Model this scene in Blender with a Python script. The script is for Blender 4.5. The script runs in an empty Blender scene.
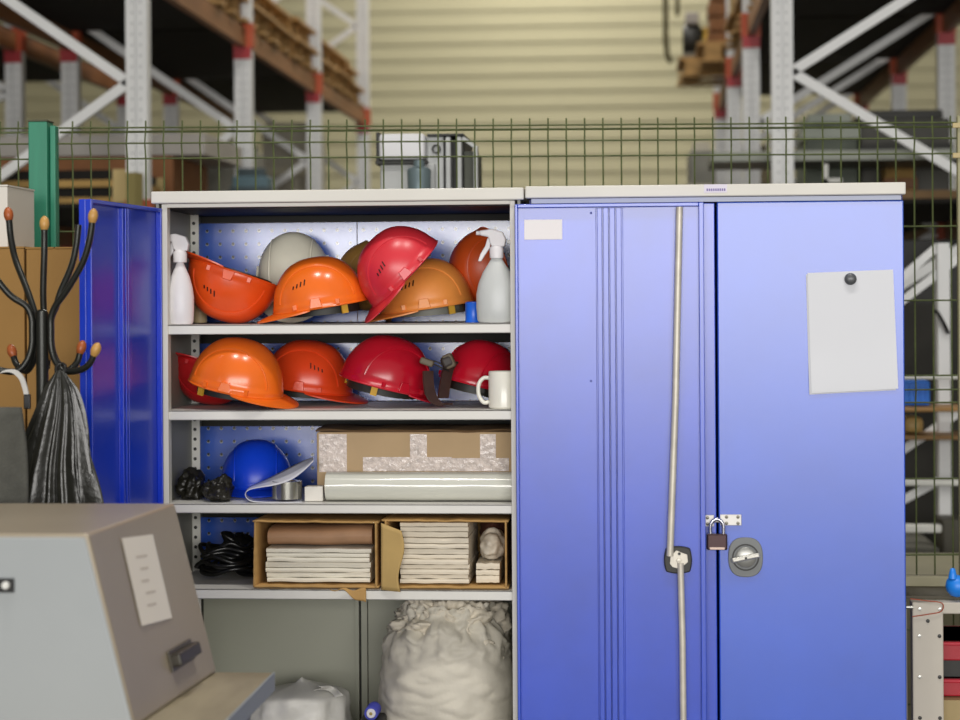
import bpy, math, random
from mathutils import Vector, Matrix, noise
random.seed(7)
SC = bpy.context.scene
COL = SC.collection
PI = math.pi

# ------------------------------------------------------------------ camera
FPX, HZ, YAW, ROLL, CAMY, CAMZ = 1940.0, 305.0, math.radians(4.71), 0.0062, -4.724, 1.612
RV = Vector((math.cos(YAW), math.sin(YAW), 0)); FV = Vector((-math.sin(YAW), math.cos(YAW), 0)); UP = Vector((0, 0, 1))
CP = Vector((0, CAMY, CAMZ))
def P(px, py, Y):
    """world point seen at pixel (px, py) on the plane y = Y"""
    u = (px - 480) / FPX; v = (HZ - py) / FPX
    xs = u * math.cos(ROLL) + v * math.sin(ROLL); vs = -u * math.sin(ROLL) + v * math.cos(ROLL)
    d = FV + RV * xs + UP * vs
    return CP + d * ((Y - CAMY) / d.y)
def PX(px, Y, py=360): return P(px, py, Y).x
def PZ(py, Y, px=480): return P(px, py, Y).z
cam = bpy.data.cameras.new('camera'); co = bpy.data.objects.new('camera', cam); COL.objects.link(co)
cx = RV * math.cos(ROLL) - UP * math.sin(ROLL); cy = RV * math.sin(ROLL) + UP * math.cos(ROLL)
m = Matrix.Identity(4)
for i, c in enumerate((cx, cy, -FV)):
    for j in range(3): m[j][i] = c[j]
m.translation = CP
co.matrix_world = m
cam.sensor_width = 36; cam.lens = FPX * 36 / 960; cam.shift_y = -(360 - HZ) / 960
cam.clip_start = .05; cam.clip_end = 200
cam.dof.use_dof = True; cam.dof.focus_distance = 4.75; cam.dof.aperture_fstop = 2.9
SC.camera = co

# ------------------------------------------------------------------ materials
def lin(c):
    if isinstance(c, str):
        c = c.lstrip('#'); c = [int(c[i:i + 2], 16) / 255 for i in (0, 2, 4)]
        c = [x / 12.92 if x <= .04045 else ((x + .055) / 1.055) ** 2.4 for x in c]
    return (*c[:3], 1)
MATS = {}
def mat(name, col, rough=.5, metal=0, var=.0, vscale=6, bump=0, bscale=40, spec=.5, coat=0, alpha=1, trans=0, stretch=(1, 1, 1), col2=None, sss=0, emit=0, ior=1.5):
    if name in MATS: return MATS[name]
    M = bpy.data.materials.new(name); M.use_nodes = True; nt = M.node_tree; b = nt.nodes['Principled BSDF']
    b.inputs['Base Color'].default_value = lin(col); b.inputs['Roughness'].default_value = rough
    b.inputs['IOR'].default_value = ior; b.inputs['Metallic'].default_value = metal; b.inputs['Specular IOR Level'].default_value = spec
    b.inputs['Coat Weight'].default_value = coat; b.inputs['Coat Roughness'].default_value = .08
    b.inputs['Transmission Weight'].default_value = trans; b.inputs['Alpha'].default_value = alpha
    if sss:
        b.inputs['Subsurface Weight'].default_value = sss; b.inputs['Subsurface Radius'].default_value = (.02, .02, .02)
    if emit:
        b.inputs['Emission Color'].default_value = lin(col); b.inputs['Emission Strength'].default_value = emit
    if var or bump or col2:
        tc = nt.nodes.new('ShaderNodeTexCoord'); mp = nt.nodes.new('ShaderNodeMapping'); mp.inputs['Scale'].default_value = stretch
        nt.links.new(tc.outputs['Object'], mp.inputs[0])
    if var or col2:
        n = nt.nodes.new('ShaderNodeTexNoise'); n.inputs['Scale'].default_value = vscale; n.inputs['Detail'].default_value = 6
        nt.links.new(mp.outputs[0], n.inputs['Vector'])
        r = nt.nodes.new('ShaderNodeValToRGB'); c = lin(col)
        r.color_ramp.elements[0].position = .3; r.color_ramp.elements[1].position = .7
        r.color_ramp.elements[0].color = lin(col2) if col2 else (c[0] * (1 - var), c[1] * (1 - var), c[2] * (1 - var), 1)
        r.color_ramp.elements[1].color = c if col2 else (min(1, c[0] * (1 + var)), min(1, c[1] * (1 + var)), min(1, c[2] * (1 + var)), 1)
        nt.links.new(n.outputs[0], r.inputs[0]); nt.links.new(r.outputs[0], b.inputs['Base Color'])
    if bump:
        n2 = nt.nodes.new('ShaderNodeTexNoise'); n2.inputs['Scale'].default_value = bscale; n2.inputs['Detail'].default_value = 5
        nt.links.new(mp.outputs[0], n2.inputs['Vector'])
        bp = nt.nodes.new('ShaderNodeBump'); bp.inputs['Strength'].default_value = bump; bp.inputs['Distance'].default_value = .01
        nt.links.new(n2.outputs[0], bp.inputs['Height']); nt.links.new(bp.outputs[0], b.inputs['Normal'])
    MATS[name] = M
    return M

def pegboard_mat(name, base, spacing, x0, z0):
    """painted sheet with a regular grid of punched holes"""
    M = mat(name, base, .24, var=.06, vscale=3, spec=.8, ior=1.75); nt = M.node_tree; b = nt.nodes['Principled BSDF']
    src = b.inputs['Base Color'].links[0].from_socket
    N = nt.nodes.new; L = nt.links.new
    def math_(op, a, c=None):
        k = N('ShaderNodeMath'); k.operation = op
        for i, q in enumerate((a, c)):
            if q is None: continue
            if isinstance(q, (int, float)): k.inputs[i].default_value = q
            else: L(q, k.inputs[i])
        return k.outputs[0]
    g = N('ShaderNodeNewGeometry'); s = N('ShaderNodeSeparateXYZ'); L(g.outputs['Position'], s.inputs[0])
    fx = math_('SUBTRACT', math_('FRACT', math_('DIVIDE', math_('SUBTRACT', s.outputs[0], x0), spacing)), .5)
    fz = math_('SUBTRACT', math_('FRACT', math_('DIVIDE', math_('SUBTRACT', s.outputs[2], z0), spacing)), .5)
    d = math_('SQRT', math_('ADD', math_('MULTIPLY', fx, fx), math_('MULTIPLY', fz, fz)))
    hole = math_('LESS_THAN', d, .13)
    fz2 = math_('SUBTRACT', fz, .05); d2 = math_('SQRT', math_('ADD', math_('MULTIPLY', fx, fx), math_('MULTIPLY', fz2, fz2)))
    dark = math_('LESS_THAN', d2, .10)  # shaded centre set high, the pale rest paints a lit lower rim
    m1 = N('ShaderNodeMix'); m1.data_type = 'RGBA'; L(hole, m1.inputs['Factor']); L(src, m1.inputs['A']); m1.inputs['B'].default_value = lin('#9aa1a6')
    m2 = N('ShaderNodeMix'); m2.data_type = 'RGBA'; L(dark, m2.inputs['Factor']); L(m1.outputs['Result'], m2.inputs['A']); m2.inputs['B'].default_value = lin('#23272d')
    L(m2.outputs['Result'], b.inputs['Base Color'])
    return M

def dots_mat(name, base, rough, sx, sz, rad, dotcol, axis=0, metal=0):
    """sheet steel with a column of punched slots (object space)"""
    M = mat(name, base, rough, metal, var=.05, vscale=8); nt = M.node_tree; b = nt.nodes['Principled BSDF']
    src = b.inputs['Base Color'].links[0].from_socket
    N = nt.nodes.new; L = nt.links.new
    def math_(op, a, c=None):
        k = N('ShaderNodeMath'); k.operation = op
        for i, q in enumerate((a, c)):
            if q is None: continue
            if isinstance(q, (int, float)): k.inputs[i].default_value = q
            else: L(q, k.inputs[i])
        return k.outputs[0]
    tc = N('ShaderNodeTexCoord'); s = N('ShaderNodeSeparateXYZ'); L(tc.outputs['Object'], s.inputs[0])
    fx = math_('SUBTRACT', math_('ABSOLUTE', s.outputs[axis]), sx)
    fz = math_('MULTIPLY', math_('SUBTRACT', math_('FRACT', math_('DIVIDE', s.outputs[2], sz)), .5), sz)
    d = math_('SQRT', math_('ADD', math_('MULTIPLY', fx, fx), math_('MULTIPLY', fz, fz)))
    hole = math_('LESS_THAN', d, rad)
    m1 = N('ShaderNodeMix'); m1.data_type = 'RGBA'; L(hole, m1.inputs['Factor']); L(src, m1.inputs['A']); m1.inputs['B'].default_value = lin(dotcol)
    L(m1.outputs['Result'], b.inputs['Base Color'])
    return M

# ------------------------------------------------------------------ mesh builder
class MB:
    def __init__(s): s.v = []; s.f = []; s.mi = []; s.cur = 0
    def add(s, vs, fs):
        o = len(s.v); s.v += [Vector(v) for v in vs]; s.f += [tuple(i + o for i in f) for f in fs]; s.mi += [s.cur] * len(fs); return s
    def box(s, c, d, R=None):
        x, y, z = d[0] / 2, d[1] / 2, d[2] / 2
        vs = [Vector(q) for q in ((-x, -y, -z), (x, -y, -z), (x, y, -z), (-x, y, -z), (-x, -y, z), (x, -y, z), (x, y, z), (-x, y, z))]
        if R is not None: vs = [R @ v for v in vs]
        vs = [v + Vector(c) for v in vs]
        return s.add(vs, [(0, 3, 2, 1), (4, 5, 6, 7), (0, 1, 5, 4), (1, 2, 6, 5), (2, 3, 7, 6), (3, 0, 4, 7)])
    def bb(s, x0, x1, y0, y1, z0, z1):
        return s.box(((x0 + x1) / 2, (y0 + y1) / 2, (z0 + z1) / 2), (abs(x1 - x0), abs(y1 - y0), abs(z1 - z0)))
    def bar(s, a, b, w, h, up=(0, 0, 1)):
        a = Vector(a); b = Vector(b); d = (b - a); L = d.length; d.normalize()
        sd = d.cross(Vector(up)).normalized(); u = sd.cross(d)
        R = Matrix((d, sd, u)).transposed()
        return s.box((a + b) / 2, (L, w, h), R)
    def tube(s, pts, r, n=10, cap=True):
        pts = [Vector(p) for p in pts]; k = len(pts); rs = r if isinstance(r, (list, tuple)) else [r] * k
        t0 = (pts[1] - pts[0]).normalized(); ref = Vector((0, 0, 1)) if abs(t0.z) < .9 else Vector((1, 0, 0))
        nx = t0.cross(ref).normalized(); vs = []; fs = []
        for i in range(k):
            t = (pts[min(i + 1, k - 1)] - pts[max(i - 1, 0)]).normalized()
            nx = (nx - t * nx.dot(t)).normalized(); ny = t.cross(nx)
            for j in range(n):
                a = 2 * PI * j / n; vs.append(pts[i] + (nx * math.cos(a) + ny * math.sin(a)) * rs[i])
        for i in range(k - 1):
            for j in range(n):
                j2 = (j + 1) % n; fs.append((i * n + j, i * n + j2, (i + 1) * n + j2, (i + 1) * n + j))
        if cap: fs.append(tuple(range(n - 1, -1, -1))); fs.append(tuple((k - 1) * n + j for j in range(n)))
        return s.add(vs, fs)
    def lathe(s, prof, c=(0, 0, 0), n=32, R=None, sq=(1, 1), cap=True):
        vs = []; fs = []; k = len(prof)
        for r, z in prof:
            for j in range(n):
                a = 2 * PI * j / n; v = Vector((r * math.cos(a) * sq[0], r * math.sin(a) * sq[1], z))
                vs.append((R @ v if R is not None else v) + Vector(c))
        for i in range(k - 1):
            for j in range(n):
                j2 = (j + 1) % n; fs.append((i * n + j, i * n + j2, (i + 1) * n + j2, (i + 1) * n + j))
        if cap: fs.append(tuple(range(n - 1, -1, -1))); fs.append(tuple((k - 1) * n + j for j in range(n)))
        return s.add(vs, fs)
    def grid(s, fn, nu, nv, closeu=False):
        vs = []; fs = []
        for j in range(nv + 1):
            for i in range(nu if closeu else nu + 1):
                vs.append(fn(i / nu, j / nv))
        w = nu if closeu else nu + 1
        for j in range(nv):
            for i in range(nu):
                i2 = (i + 1) % w; fs.append((j * w + i, j * w + i2, (j + 1) * w + i2, (j + 1) * w + i))
        return s.add(vs, fs)
    def prism(s, poly, y0, y1):
        """polygon in (x, z) extruded along y"""
        n = len(poly); vs = [(x, y0, z) for x, z in poly] + [(x, y1, z) for x, z in poly]
        fs = [tuple(range(n)), tuple(range(2 * n - 1, n - 1, -1))] + [(i, i + n, (i + 1) % n + n, (i + 1) % n) for i in range(n)]
        return s.add(vs, fs)
    def hexa(s, q):
        """8 corners: 4 bottom (ccw), 4 top"""
        return s.add(q, [(0, 3, 2, 1), (4, 5, 6, 7), (0, 1, 5, 4), (1, 2, 6, 5), (2, 3, 7, 6), (3, 0, 4, 7)])
    def build(s, name, m, parent=None, smooth=None, bevel=0, sub=0, solid=0, local=False, seg=2):
        me = bpy.data.meshes.new(name)
        off = BASE.get(parent, Vector()) if (parent is not None and not local) else Vector()
        me.from_pydata([v - off for v in s.v], [], s.f)
        for q in (m if isinstance(m, (list, tuple)) else [m]): me.materials.append(q)
        if len(me.materials) > 1: me.polygons.foreach_set('material_index', s.mi)
        me.update()
        import bmesh
        bm = bmesh.new(); bm.from_mesh(me); bmesh.ops.recalc_face_normals(bm, faces=bm.faces); bm.to_mesh(me); bm.free()
        if smooth is not None:
            me.shade_smooth()
            if smooth < 180: me.set_sharp_from_angle(angle=math.radians(smooth))
        o = bpy.data.objects.new(name, me); COL.objects.link(o)
        if parent is not None: o.parent = parent; BASE[o] = BASE.get(parent, Vector())
        if solid:
            k = o.modifiers.new('solid', 'SOLIDIFY'); k.thickness = solid; k.offset = -1
        if bevel:
            k = o.modifiers.new('bevel', 'BEVEL'); k.width = bevel; k.segments = seg; k.limit_method = 'ANGLE'; k.angle_limit = math.radians(40)
        if sub:
            k = o.modifiers.new('sub', 'SUBSURF'); k.levels = sub; k.render_levels = sub
        return o
BASE = {}
def tag(o, label, cat, group=None):
    o['label'] = label; o['category'] = cat
    if group: o['group'] = group
    return o
def struct(o): o['kind'] = 'structure'; return o
def thing(name, label, cat, loc, group=None):
    o = bpy.data.objects.new(name, None); COL.objects.link(o); o.empty_display_size = .1
    o.location = loc; BASE[o] = Vector(loc)
    return tag(o, label, cat, group)
def dup(root, loc, label, rotz=None):
    r = root.copy(); COL.objects.link(r); r.location = loc; r['label'] = label
    if rotz is not None: r.rotation_euler = (0, 0, rotz)
    for ch in list(root.children):
        c = ch.copy(); COL.objects.link(c); c.parent = r
        for g in list(ch.children):
            d = g.copy(); COL.objects.link(d); d.parent = c
    return r
def sm(a, b, x):
    t = max(0, min(1, (x - a) / (b - a))); return t * t * (3 - 2 * t)
def spline(pts, n=8):
    """Catmull-Rom through pts"""
    p = [Vector(q) for q in pts]; p = [p[0] * 2 - p[1]] + p + [p[-1] * 2 - p[-2]]; out = []
    for i in range(1, len(p) - 2):
        for k in range(n):
            t = k / n; a, b, c, d = p[i - 1], p[i], p[i + 1], p[i + 2]
            out.append(.5 * ((2 * b) + (c - a) * t + (2 * a - 5 * b + 4 * c - d) * t * t + (3 * b - a - 3 * c + d) * t ** 3))
    out.append(p[-2]); return out

# ================================================================== materials in use
cream = mat('cream_steel', '#d6d3cb', .45, var=.04, vscale=5)
greyin = mat('grey_inner_steel', '#8f8f84', .5, var=.06, vscale=4)
blue = mat('blue_paint', '#1d47c6', .29, var=.10, vscale=5, spec=.75, ior=1.62, bump=.006, bscale=60)
blued = mat('blue_paint_edge', '#1a3fc4', .35, spec=.6)
steel = mat('zinc_steel', '#b9b9b4', .35, .8)
rodm = mat('rod_steel', '#cfc9bd', .42, .25, var=.10, vscale=30)
black = mat('black_plastic', '#121212', .4)
darkp = mat('dark_plastic', '#2a2a28', .5)
whitep = mat('white_label', '#ece8ea', .6)
paper = mat('paper', '#dcdee4', .7)
rackw = mat('rack_paint', '#cfd0d0', .45, var=.04)
carton = mat('carton', '#b08a52', .8, var=.10, vscale=9, bump=.05, bscale=25)
carton2 = mat('carton_pale', '#c2a680', .8, var=.06, vscale=9)
wood = mat('pallet_wood', '#a98552', .8, var=.25, vscale=7, stretch=(1, 6, 6))
woodd = mat('dark_wood', '#5e4128', .85, var=.3, vscale=7)

# ================================================================== the hall
o = MB().bb(-14, 14, -9, 16, -.1, 0).build('floor', mat('concrete', '#625f58', .6, var=.15, vscale=.7)); struct(o)
def clad(name, x0, x1, y, z0, z1, m, axis):
    """trapezoidal sheet cladding, ribs running horizontally"""
    b = MB(); pts = []; z = z0; pitch = .17
    prof = []
    while z < z1:
        prof += [(0, z), (0, z + .09), (.012, z + .10), (.012, z + .16)]; z += pitch
    prof.append((0, z1))
    vs = []; n = len(prof)
    for X in (x0, x1):
        for d, zz in prof: vs.append((X, y - d, zz) if axis == 'x' else (y - d, X, zz))
    fs = [(i, i + 1, n + i + 1, n + i) for i in range(n - 1)]
    k = len(vs)
    for X in (x0, x1):
        for zz in (z0, z1): vs.append((X, y + .1, zz) if axis == 'x' else (y + .1, X, zz))
    fs.append((k, k + 1, k + 3, k + 2))
    return struct(b.add(vs, fs).build(name, m))
cladm = mat('cream_cladding', '#bdb796', .6, var=.03, vscale=.6)
clad('wall_back', -14, 14, 15.5, 0, 8, cladm, 'x')
o = MB().bb(-14.1, -14, -9, 16, 0, 8).build('wall_left', cladm); struct(o)
o = MB().bb(14, 14.1, -9, 16, 0, 8).build('wall_right', cladm); struct(o)
o = MB().bb(-14, 14, -2.5, 16, 8, 8.1).build('ceiling', mat('roof_sheet', '#b8b8b0', .7)); struct(o)

# ================================================================== left cabinet (open)
XL0, XL1 = -1.203, -.2785
ZT, ZC, ZD = 1.8975, 1.8675, 1.858
YB = .46
SH = [(1.5675, 1.543), (1.3555, 1.331), (1.1245, 1.101), (.914, .889), (.47, .445)]
cab = thing('storage_cabinet', 'cream steel cabinet with open blue doors and shelves of hard hats', 'cabinet', (-.74, .23, 0))
b = MB().bb(XL0, XL1 - .0015, -.012, YB + .01, ZC, ZT)
b.build('top_cap', cream, cab, bevel=.003)
MB().bb(-1.1646, -.3148, -.001, .022, ZD, ZC - .001).build('top_rail', cream, cab)
for x0, x1 in ((-1.1790, -1.1646), (-.3148, -.3025)):
    MB().bb(x0, x1, -.002, .03, .05, ZC - .001).build('front_post', cream, cab, bevel=.0015)
MB().bb(-1.193, -1.186, .0, YB, .05, ZC).build('side_panel', greyin, cab)
MB().bb(-.296, -.289, .0, YB, .05, ZC).build('side_panel', greyin, cab)
MB().bb(-1.186, -.296, YB - .006, YB, .05, ZC).build('back_panel', mat('back_shade', '#2c2b26', .6), cab)  # near-black colour stands in for the shade above the pegboards
MB().bb(-1.186, -.296, .03, YB - .006, ZC - .012, ZC - .001).build('top_panel', mat('top_shade', '#1c1b18', .6), cab)  # blackened to carry the shade under the cabinet top
MB().bb(-1.193, -.289, .03, YB, .0, .06).build('plinth', darkp, cab)
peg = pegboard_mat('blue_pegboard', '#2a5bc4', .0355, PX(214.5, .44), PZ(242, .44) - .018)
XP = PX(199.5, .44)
for k, (zt, zb) in enumerate(((PZ(221, .44), SH[0][0] + .002), (PZ(342.5, .44), SH[1][0] + .002), (PZ(426, .44), SH[2][0] + .002), (PZ(518, .44), SH[3][0] + .002))):  # tops stop short, so the dark back reads as shade under each shelf
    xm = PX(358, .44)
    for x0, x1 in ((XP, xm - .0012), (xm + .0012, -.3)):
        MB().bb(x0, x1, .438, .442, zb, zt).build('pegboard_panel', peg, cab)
# lower grey back, two sheets with a seam profile
xs = PX(354, .44)
MB().bb(-1.18, xs, .440, .446, .47, SH[3][1] - .002).build('lower_back_panel', mat('grey_back_sheet', '#aaab9b', .5, var=.05, vscale=3), cab)
b = MB().bb(xs, xs + .010, .430, .446, .47, SH[3][1] - .002).bb(xs + .016, xs + .032, .434, .446, .47, SH[3][1] - .002)
b.bb(xs + .034, -.3, .440, .446, .47, SH[3][1] - .002).build('lower_back_panel', MATS['grey_back_sheet'], cab)
postm = dots_mat('slotted_post', '#e2e1da', .45, 0, .026, .0045, '#2a2a26')
for x in (PX(194.5, .34),):
    b = MB().bb(x - .013, x + .013, .34, .343, .06, ZC - .01).bb(x - .016, x - .013, .34, .38, .06, ZC - .01)
    q = b.build('slotted_post', postm, cab)
    # keep the slots on the strip's own axis
    for v in q.data.vertices: v.co.x -= x - cab.location.x
    q.location.x = x - cab.location.x
for zt, zb in SH:
    b = MB().bb(-1.180, -.300, .004, .43, zt - .004, zt).bb(-1.180, -.300, .004, .008, zb, zt).bb(-1.180, -.300, .426, .43, zb + .006, zt)
    b.bb(-1.180, -.300, .004, .022, zb, zb + .003)
    b.build('shelf', mat('shelf_steel', '#d8d6d0', .38, var=.03, vscale=5), cab, bevel=.0012)

# ---- doors: pan of sheet steel, turned edges, hat-section stiffener on the inner face
def door(parent, loc, rotz, W, z0, z1, inner, name='door', m=None, flip=False):
    """local frame: hinge at x = 0, door along +x, inner face looks towards -y"""
    m = m or blue
    d = MB().bb(0, W, .004, .020, z0, z1)
    for x0, x1 in ((0, .007), (W - .012, W)): d.bb(x0, x1, -.010, .004, z0, z1)
    for q0, q1 in ((z0, z0 + .009), (z1 - .009, z1)): d.bb(.007, W - .012, -.010, .004, q0, q1)
    fl = (lambda B: [v.__setattr__('y', -v.y) for v in B.v]) if flip else (lambda B: None)
    fl(d); o = d.build(name, m, parent, local=True, bevel=.0015)
    o.location = Vector(loc) - Vector(BASE[parent]); o.rotation_euler = (0, 0, rotz)
    if inner:
        c = W * .497; r = MB()
        for dx, w, h in ((-.027, .0115, .011), (-.0125, .0125, .013), (.003, .0125, .013), (.0185, .0125, .011)): r.bb(c + dx, c + dx + w, .004 - h, .004, z0 + .011, z1 - .011)
        r.bb(c - .031, c + .035, .002, .004, z0 + .011, z1 - .011)
        fl(r); r.build('stiffener', m, o, local=True, bevel=.001)
    return o
DZ0, DZ1 = .10, 1.8555
WR = PX(704.5, -.03) + .3005
dr = door(cab, (-.3005, -.026, 0), 0, WR, DZ0, DZ1, True)
# blank label near the top of the folded-back door
x0 = PX(525, -.024) + .3005; x1 = PX(563, -.024) + .3005
lb = MB().bb(x0, x1, .0030, .0042, PZ(239.5, -.024, 545), PZ(219.5, -.024, 545)).build('label', whitep, dr, local=True, bevel=.0008)
lb['label'] = 'blank white label'
# lock rods and their cam on the inner face
def loc_(px, py, Y): q = P(px, py, Y) - Vector((-.3005, -.026, 0)); return q
b = MB().tube([loc_(679.5, 207, -.040), loc_(675.5, 400, -.042), loc_(670, 556, -.042)], .0085, 12)
rod = b.build('lock_rod', rodm, dr, smooth=60, local=True); rod['label'] = 'cream coloured slanting lock rod'
b = MB().tube([loc_(683.5, 745, -.040), loc_(682.5, 640, -.042), loc_(680.5, 563, -.042)], .0080, 12)
b.build('lock_rod', rodm, dr, smooth=60, local=True)
xa, za = loc_(678, 560, -.035).x, loc_(678, 560, -.035).z
b = MB(); R0 = .033
oct_ = [(xa + R0 * 1.02 * math.cos(a) / max(abs(math.cos(a)), abs(math.sin(a))) ** .55, za + R0 * math.sin(a) / max(abs(math.cos(a)), abs(math.sin(a))) ** .55) for a in [PI * 2 * k / 24 for k in range(24)]]
b.prism(oct_, -.012, .004); b.build('lock_case', mat('lock_case', '#26241f', .45), dr, local=True, bevel=.003)
b = MB(); pl = [(xa - .020, za - .008), (xa - .014, za - .016), (xa + .006, za - .022), (xa + .012, za - .014), (xa + .024, za - .004), (xa + .022, za + .014), (xa + .010, za + .018), (xa - .004, za + .024), (xa - .018, za + .010)]
b.prism(pl, -.0165, -.012); b.lathe([(.001, -.0035), (.006, -.003), (.006, .0)], (xa + .002, -.0165, za), 14, Matrix.Rotation(PI / 2, 3, 'X') @ Matrix.Rotation(PI, 3, 'X'))
b.build('lock_cam', rodm, dr, local=True, bevel=.001)
b = MB(); b.lathe([(.0, .0), (.0035, 0), (.0035, .002), (0, .002)], (xa + .003, -.0165, za + .016), 10, Matrix.Rotation(PI / 2, 3, 'X'))
b.build('rivet_hole', black, dr, local=True)
# dimples (spot welds)
for (qx, qy) in ((591, 213), (591, 381)):
    q = loc_(qx, qy, -.022); MB().lathe([(.0, .0005), (.0028, .0005), (.0028, -.0005), (0, -.0005)], (q.x, .0040, q.z), 12, Matrix.Rotation(PI / 2, 3, 'X')).build('spot_weld', mat('spot_weld', '#24379a', .5), dr, local=True)

# left door, swung out towards the room
dl = door(cab, (-1.186, -.006, 0), math.radians(-96.4), .450, DZ0, DZ1, True, m=mat('blue_paint_shaded', '#1a3cc6', .26, var=.05, vscale=5, spec=.5), flip=True)  # same paint as the other doors, deepened where it reflects less light
dl['label'] = 'left blue door swung out, shiny inner face'
dr['label'] = 'right blue door folded back, lock rods on its inner face'

# ================================================================== right cabinet (locked)
cab2 = thing('storage_cabinet', 'locked blue steel cabinet with paper sheet on its right door', 'cabinet', (.18, .23, 0))
X0, X1 = -.2765, .6365
MB().bb(X0, X1, -.012, YB + .01, ZC + .003, ZT + .0025).build('top_cap', cream, cab2, bevel=.003)
bs = MB().bb(-.268, -.262, .021, YB, .05, ZC + .002).bb(.6265, .6325, .021, YB, .05, ZC + .002).bb(-.262, .6265, YB - .006, YB, .05, ZC + .002)
bs.build('body', mat('blue_side', '#17267a', .5), cab2)
MB().bb(-.268, .6325, .03, YB, .0, .05).build('plinth', darkp, cab2)
MB().bb(-.262, .6265, .0, .03, DZ1 + .003, ZC + .002).build('top_rail', mat('rail_blue_grey', '#b9bfd6', .45), cab2)
dcl = MB().bb(-.266, .1815, .0, .020, DZ0, DZ1).build('door', blue, cab2, bevel=.002); dcl['label'] = 'left blue door, mostly behind the folded door'
dcr = MB().bb(.1870, .6325, .0, .020, DZ0, DZ1 + .002).build('door', mat('blue_paint_right', '#2255cc', .31, var=.08, vscale=4, spec=.75, ior=1.66, bump=.006, bscale=50), cab2, bevel=.003)
dcr['label'] = 'right blue door with round handle'
# label plate on the cap
a = P(704, 184.5, -.012); c = P(727, 192.5, -.012)
b = MB().bb(a.x, c.x, -.0128, -.012, c.z, a.z); b.build('cap_label', mat('cap_label', '#dcd6e6', .5), cab2)
b = MB(); zz = (a.z + c.z) / 2 - .003
for k in range(9): b.bb(a.x + .006 + k * .0052, a.x + .0095 + k * .0052, -.0132, -.0128, zz - .003, zz + .003)
b.build('cap_label_print', mat('print_violet', '#7a6fa6', .6), cab2)
# hasp, two screwed plates
def hasp(px0, px1, py0, py1, y, screws, parent):
    a = P(px0, py0, y); c = P(px1, py1, y)
    o = MB().bb(a.x, c.x, y, y + .004, c.z, a.z).build('hasp_plate', mat('hasp_zinc', '#d3d0cb', .4, .3), parent, bevel=.0012)
    for sx, sy in screws:
        q = P(sx, sy, y - .001); MB().lathe([(0, .0012), (.0042, .0004), (.0042, -.0006), (0, -.0006)], (q.x, y, q.z), 12, Matrix.Rotation(PI / 2, 3, 'X')).build('screw', mat('screw', '#7f7b70', .4, .5), o)
    return o
hasp(704.5, 714, 515, 526.5, -.008, ((707.5, 517.8), (707.5, 524)), cab2)
h = hasp(720, 741.5, 514.5, 525.5, -.006, ((726.5, 517), (738, 517), (726.5, 523.3), (738, 523.3)), cab2)
p0 = P(717, 522, -.012)
MB().tube([(p0.x - .012, -.006, p0.z - .002), (p0.x - .007, -.014, p0.z + .002), (p0.x, -.018, p0.z + .004), (p0.x + .007, -.014, p0.z + .002), (p0.x + .012, -.006, p0.z)], .004, 8).build('staple', MATS['hasp_zinc'], h, smooth=60)
# round recessed handle
q = P(745.5, 557, 0)
RX = Matrix.Rotation(PI / 2, 3, 'X')
pts = []
for k in range(40):
    a = 2 * PI * k / 40; ca, sa = math.cos(a), math.sin(a); f = (abs(ca) ** 3.2 + abs(sa) ** 2.2) ** (-1 / 2.7)
    pts.append((q.x + .0415 * f * ca, q.z + .0480 * f * sa))
hd = MB().prism(pts, -.006, .0).build('handle_escutcheon', mat('handle_grey', '#76797a', .45), cab2, bevel=.0022)
MB().lathe([(.0325, .0), (.0325, .0085), (.029, .0085), (.029, .003), (0, .003)], (q.x, .0, q.z), 36, RX).build('recess_ring', black, hd, smooth=40)
MB().lathe([(.0245, .002), (.0245, .010), (.021, .0125), (.0, .0125)], (q.x, .0, q.z), 36, RX).build('turn_disc', mat('turn_disc', '#a6a6a2', .35, .6), hd, smooth=40)
b = MB(); b.box((q.x, -.0155, q.z), (.069, .011, .0125), Matrix.Rotation(math.radians(-12), 3, 'Y'))
kb = b.build('turn_knob', mat('knob_silver', '#c7c5bd', .3, .6), hd, bevel=.004, seg=3)
MB().lathe([(0, .0225), (.003, .0222), (.003, .0205), (0, .0205)], (q.x, .0, q.z), 12, RX).build('keyhole', black, kb)

# padlock through the hasp
q = P(717, 541.5, -.022)
pad = thing('padlock', 'small bronze padlock closed through the hasp between the blue doors', 'padlock', (q.x, q.y, q.z - .02))
MB().bb(q.x - .0245, q.x + .0245, q.y - .010, q.y + .008, q.z - .0200, q.z + .0190).build('lock_body', mat('bronze_body', '#4a3a3c', .28, .75), pad, bevel=.004, seg=3)
zt = q.z + .019
MB().tube(spline([(q.x - .0155, q.y, zt - .006), (q.x - .0155, q.y, zt + .018), (q.x - .010, q.y, zt + .030), (q.x, q.y, zt + .035), (q.x + .010, q.y, zt + .030), (q.x + .0155, q.y, zt + .018), (q.x + .0155, q.y, zt - .006)], 5), .0042, 10).build('shackle', mat('shackle', '#c9c9d4', .2, .9), pad, smooth=60)
MB().bb(q.x - .018, q.x + .018, q.y - .0108, q.y - .010, q.z - .0185, q.z - .0125).build('lock_band', mat('lock_band', '#b9a49a', .3, .6), pad, bevel=.001)

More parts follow.
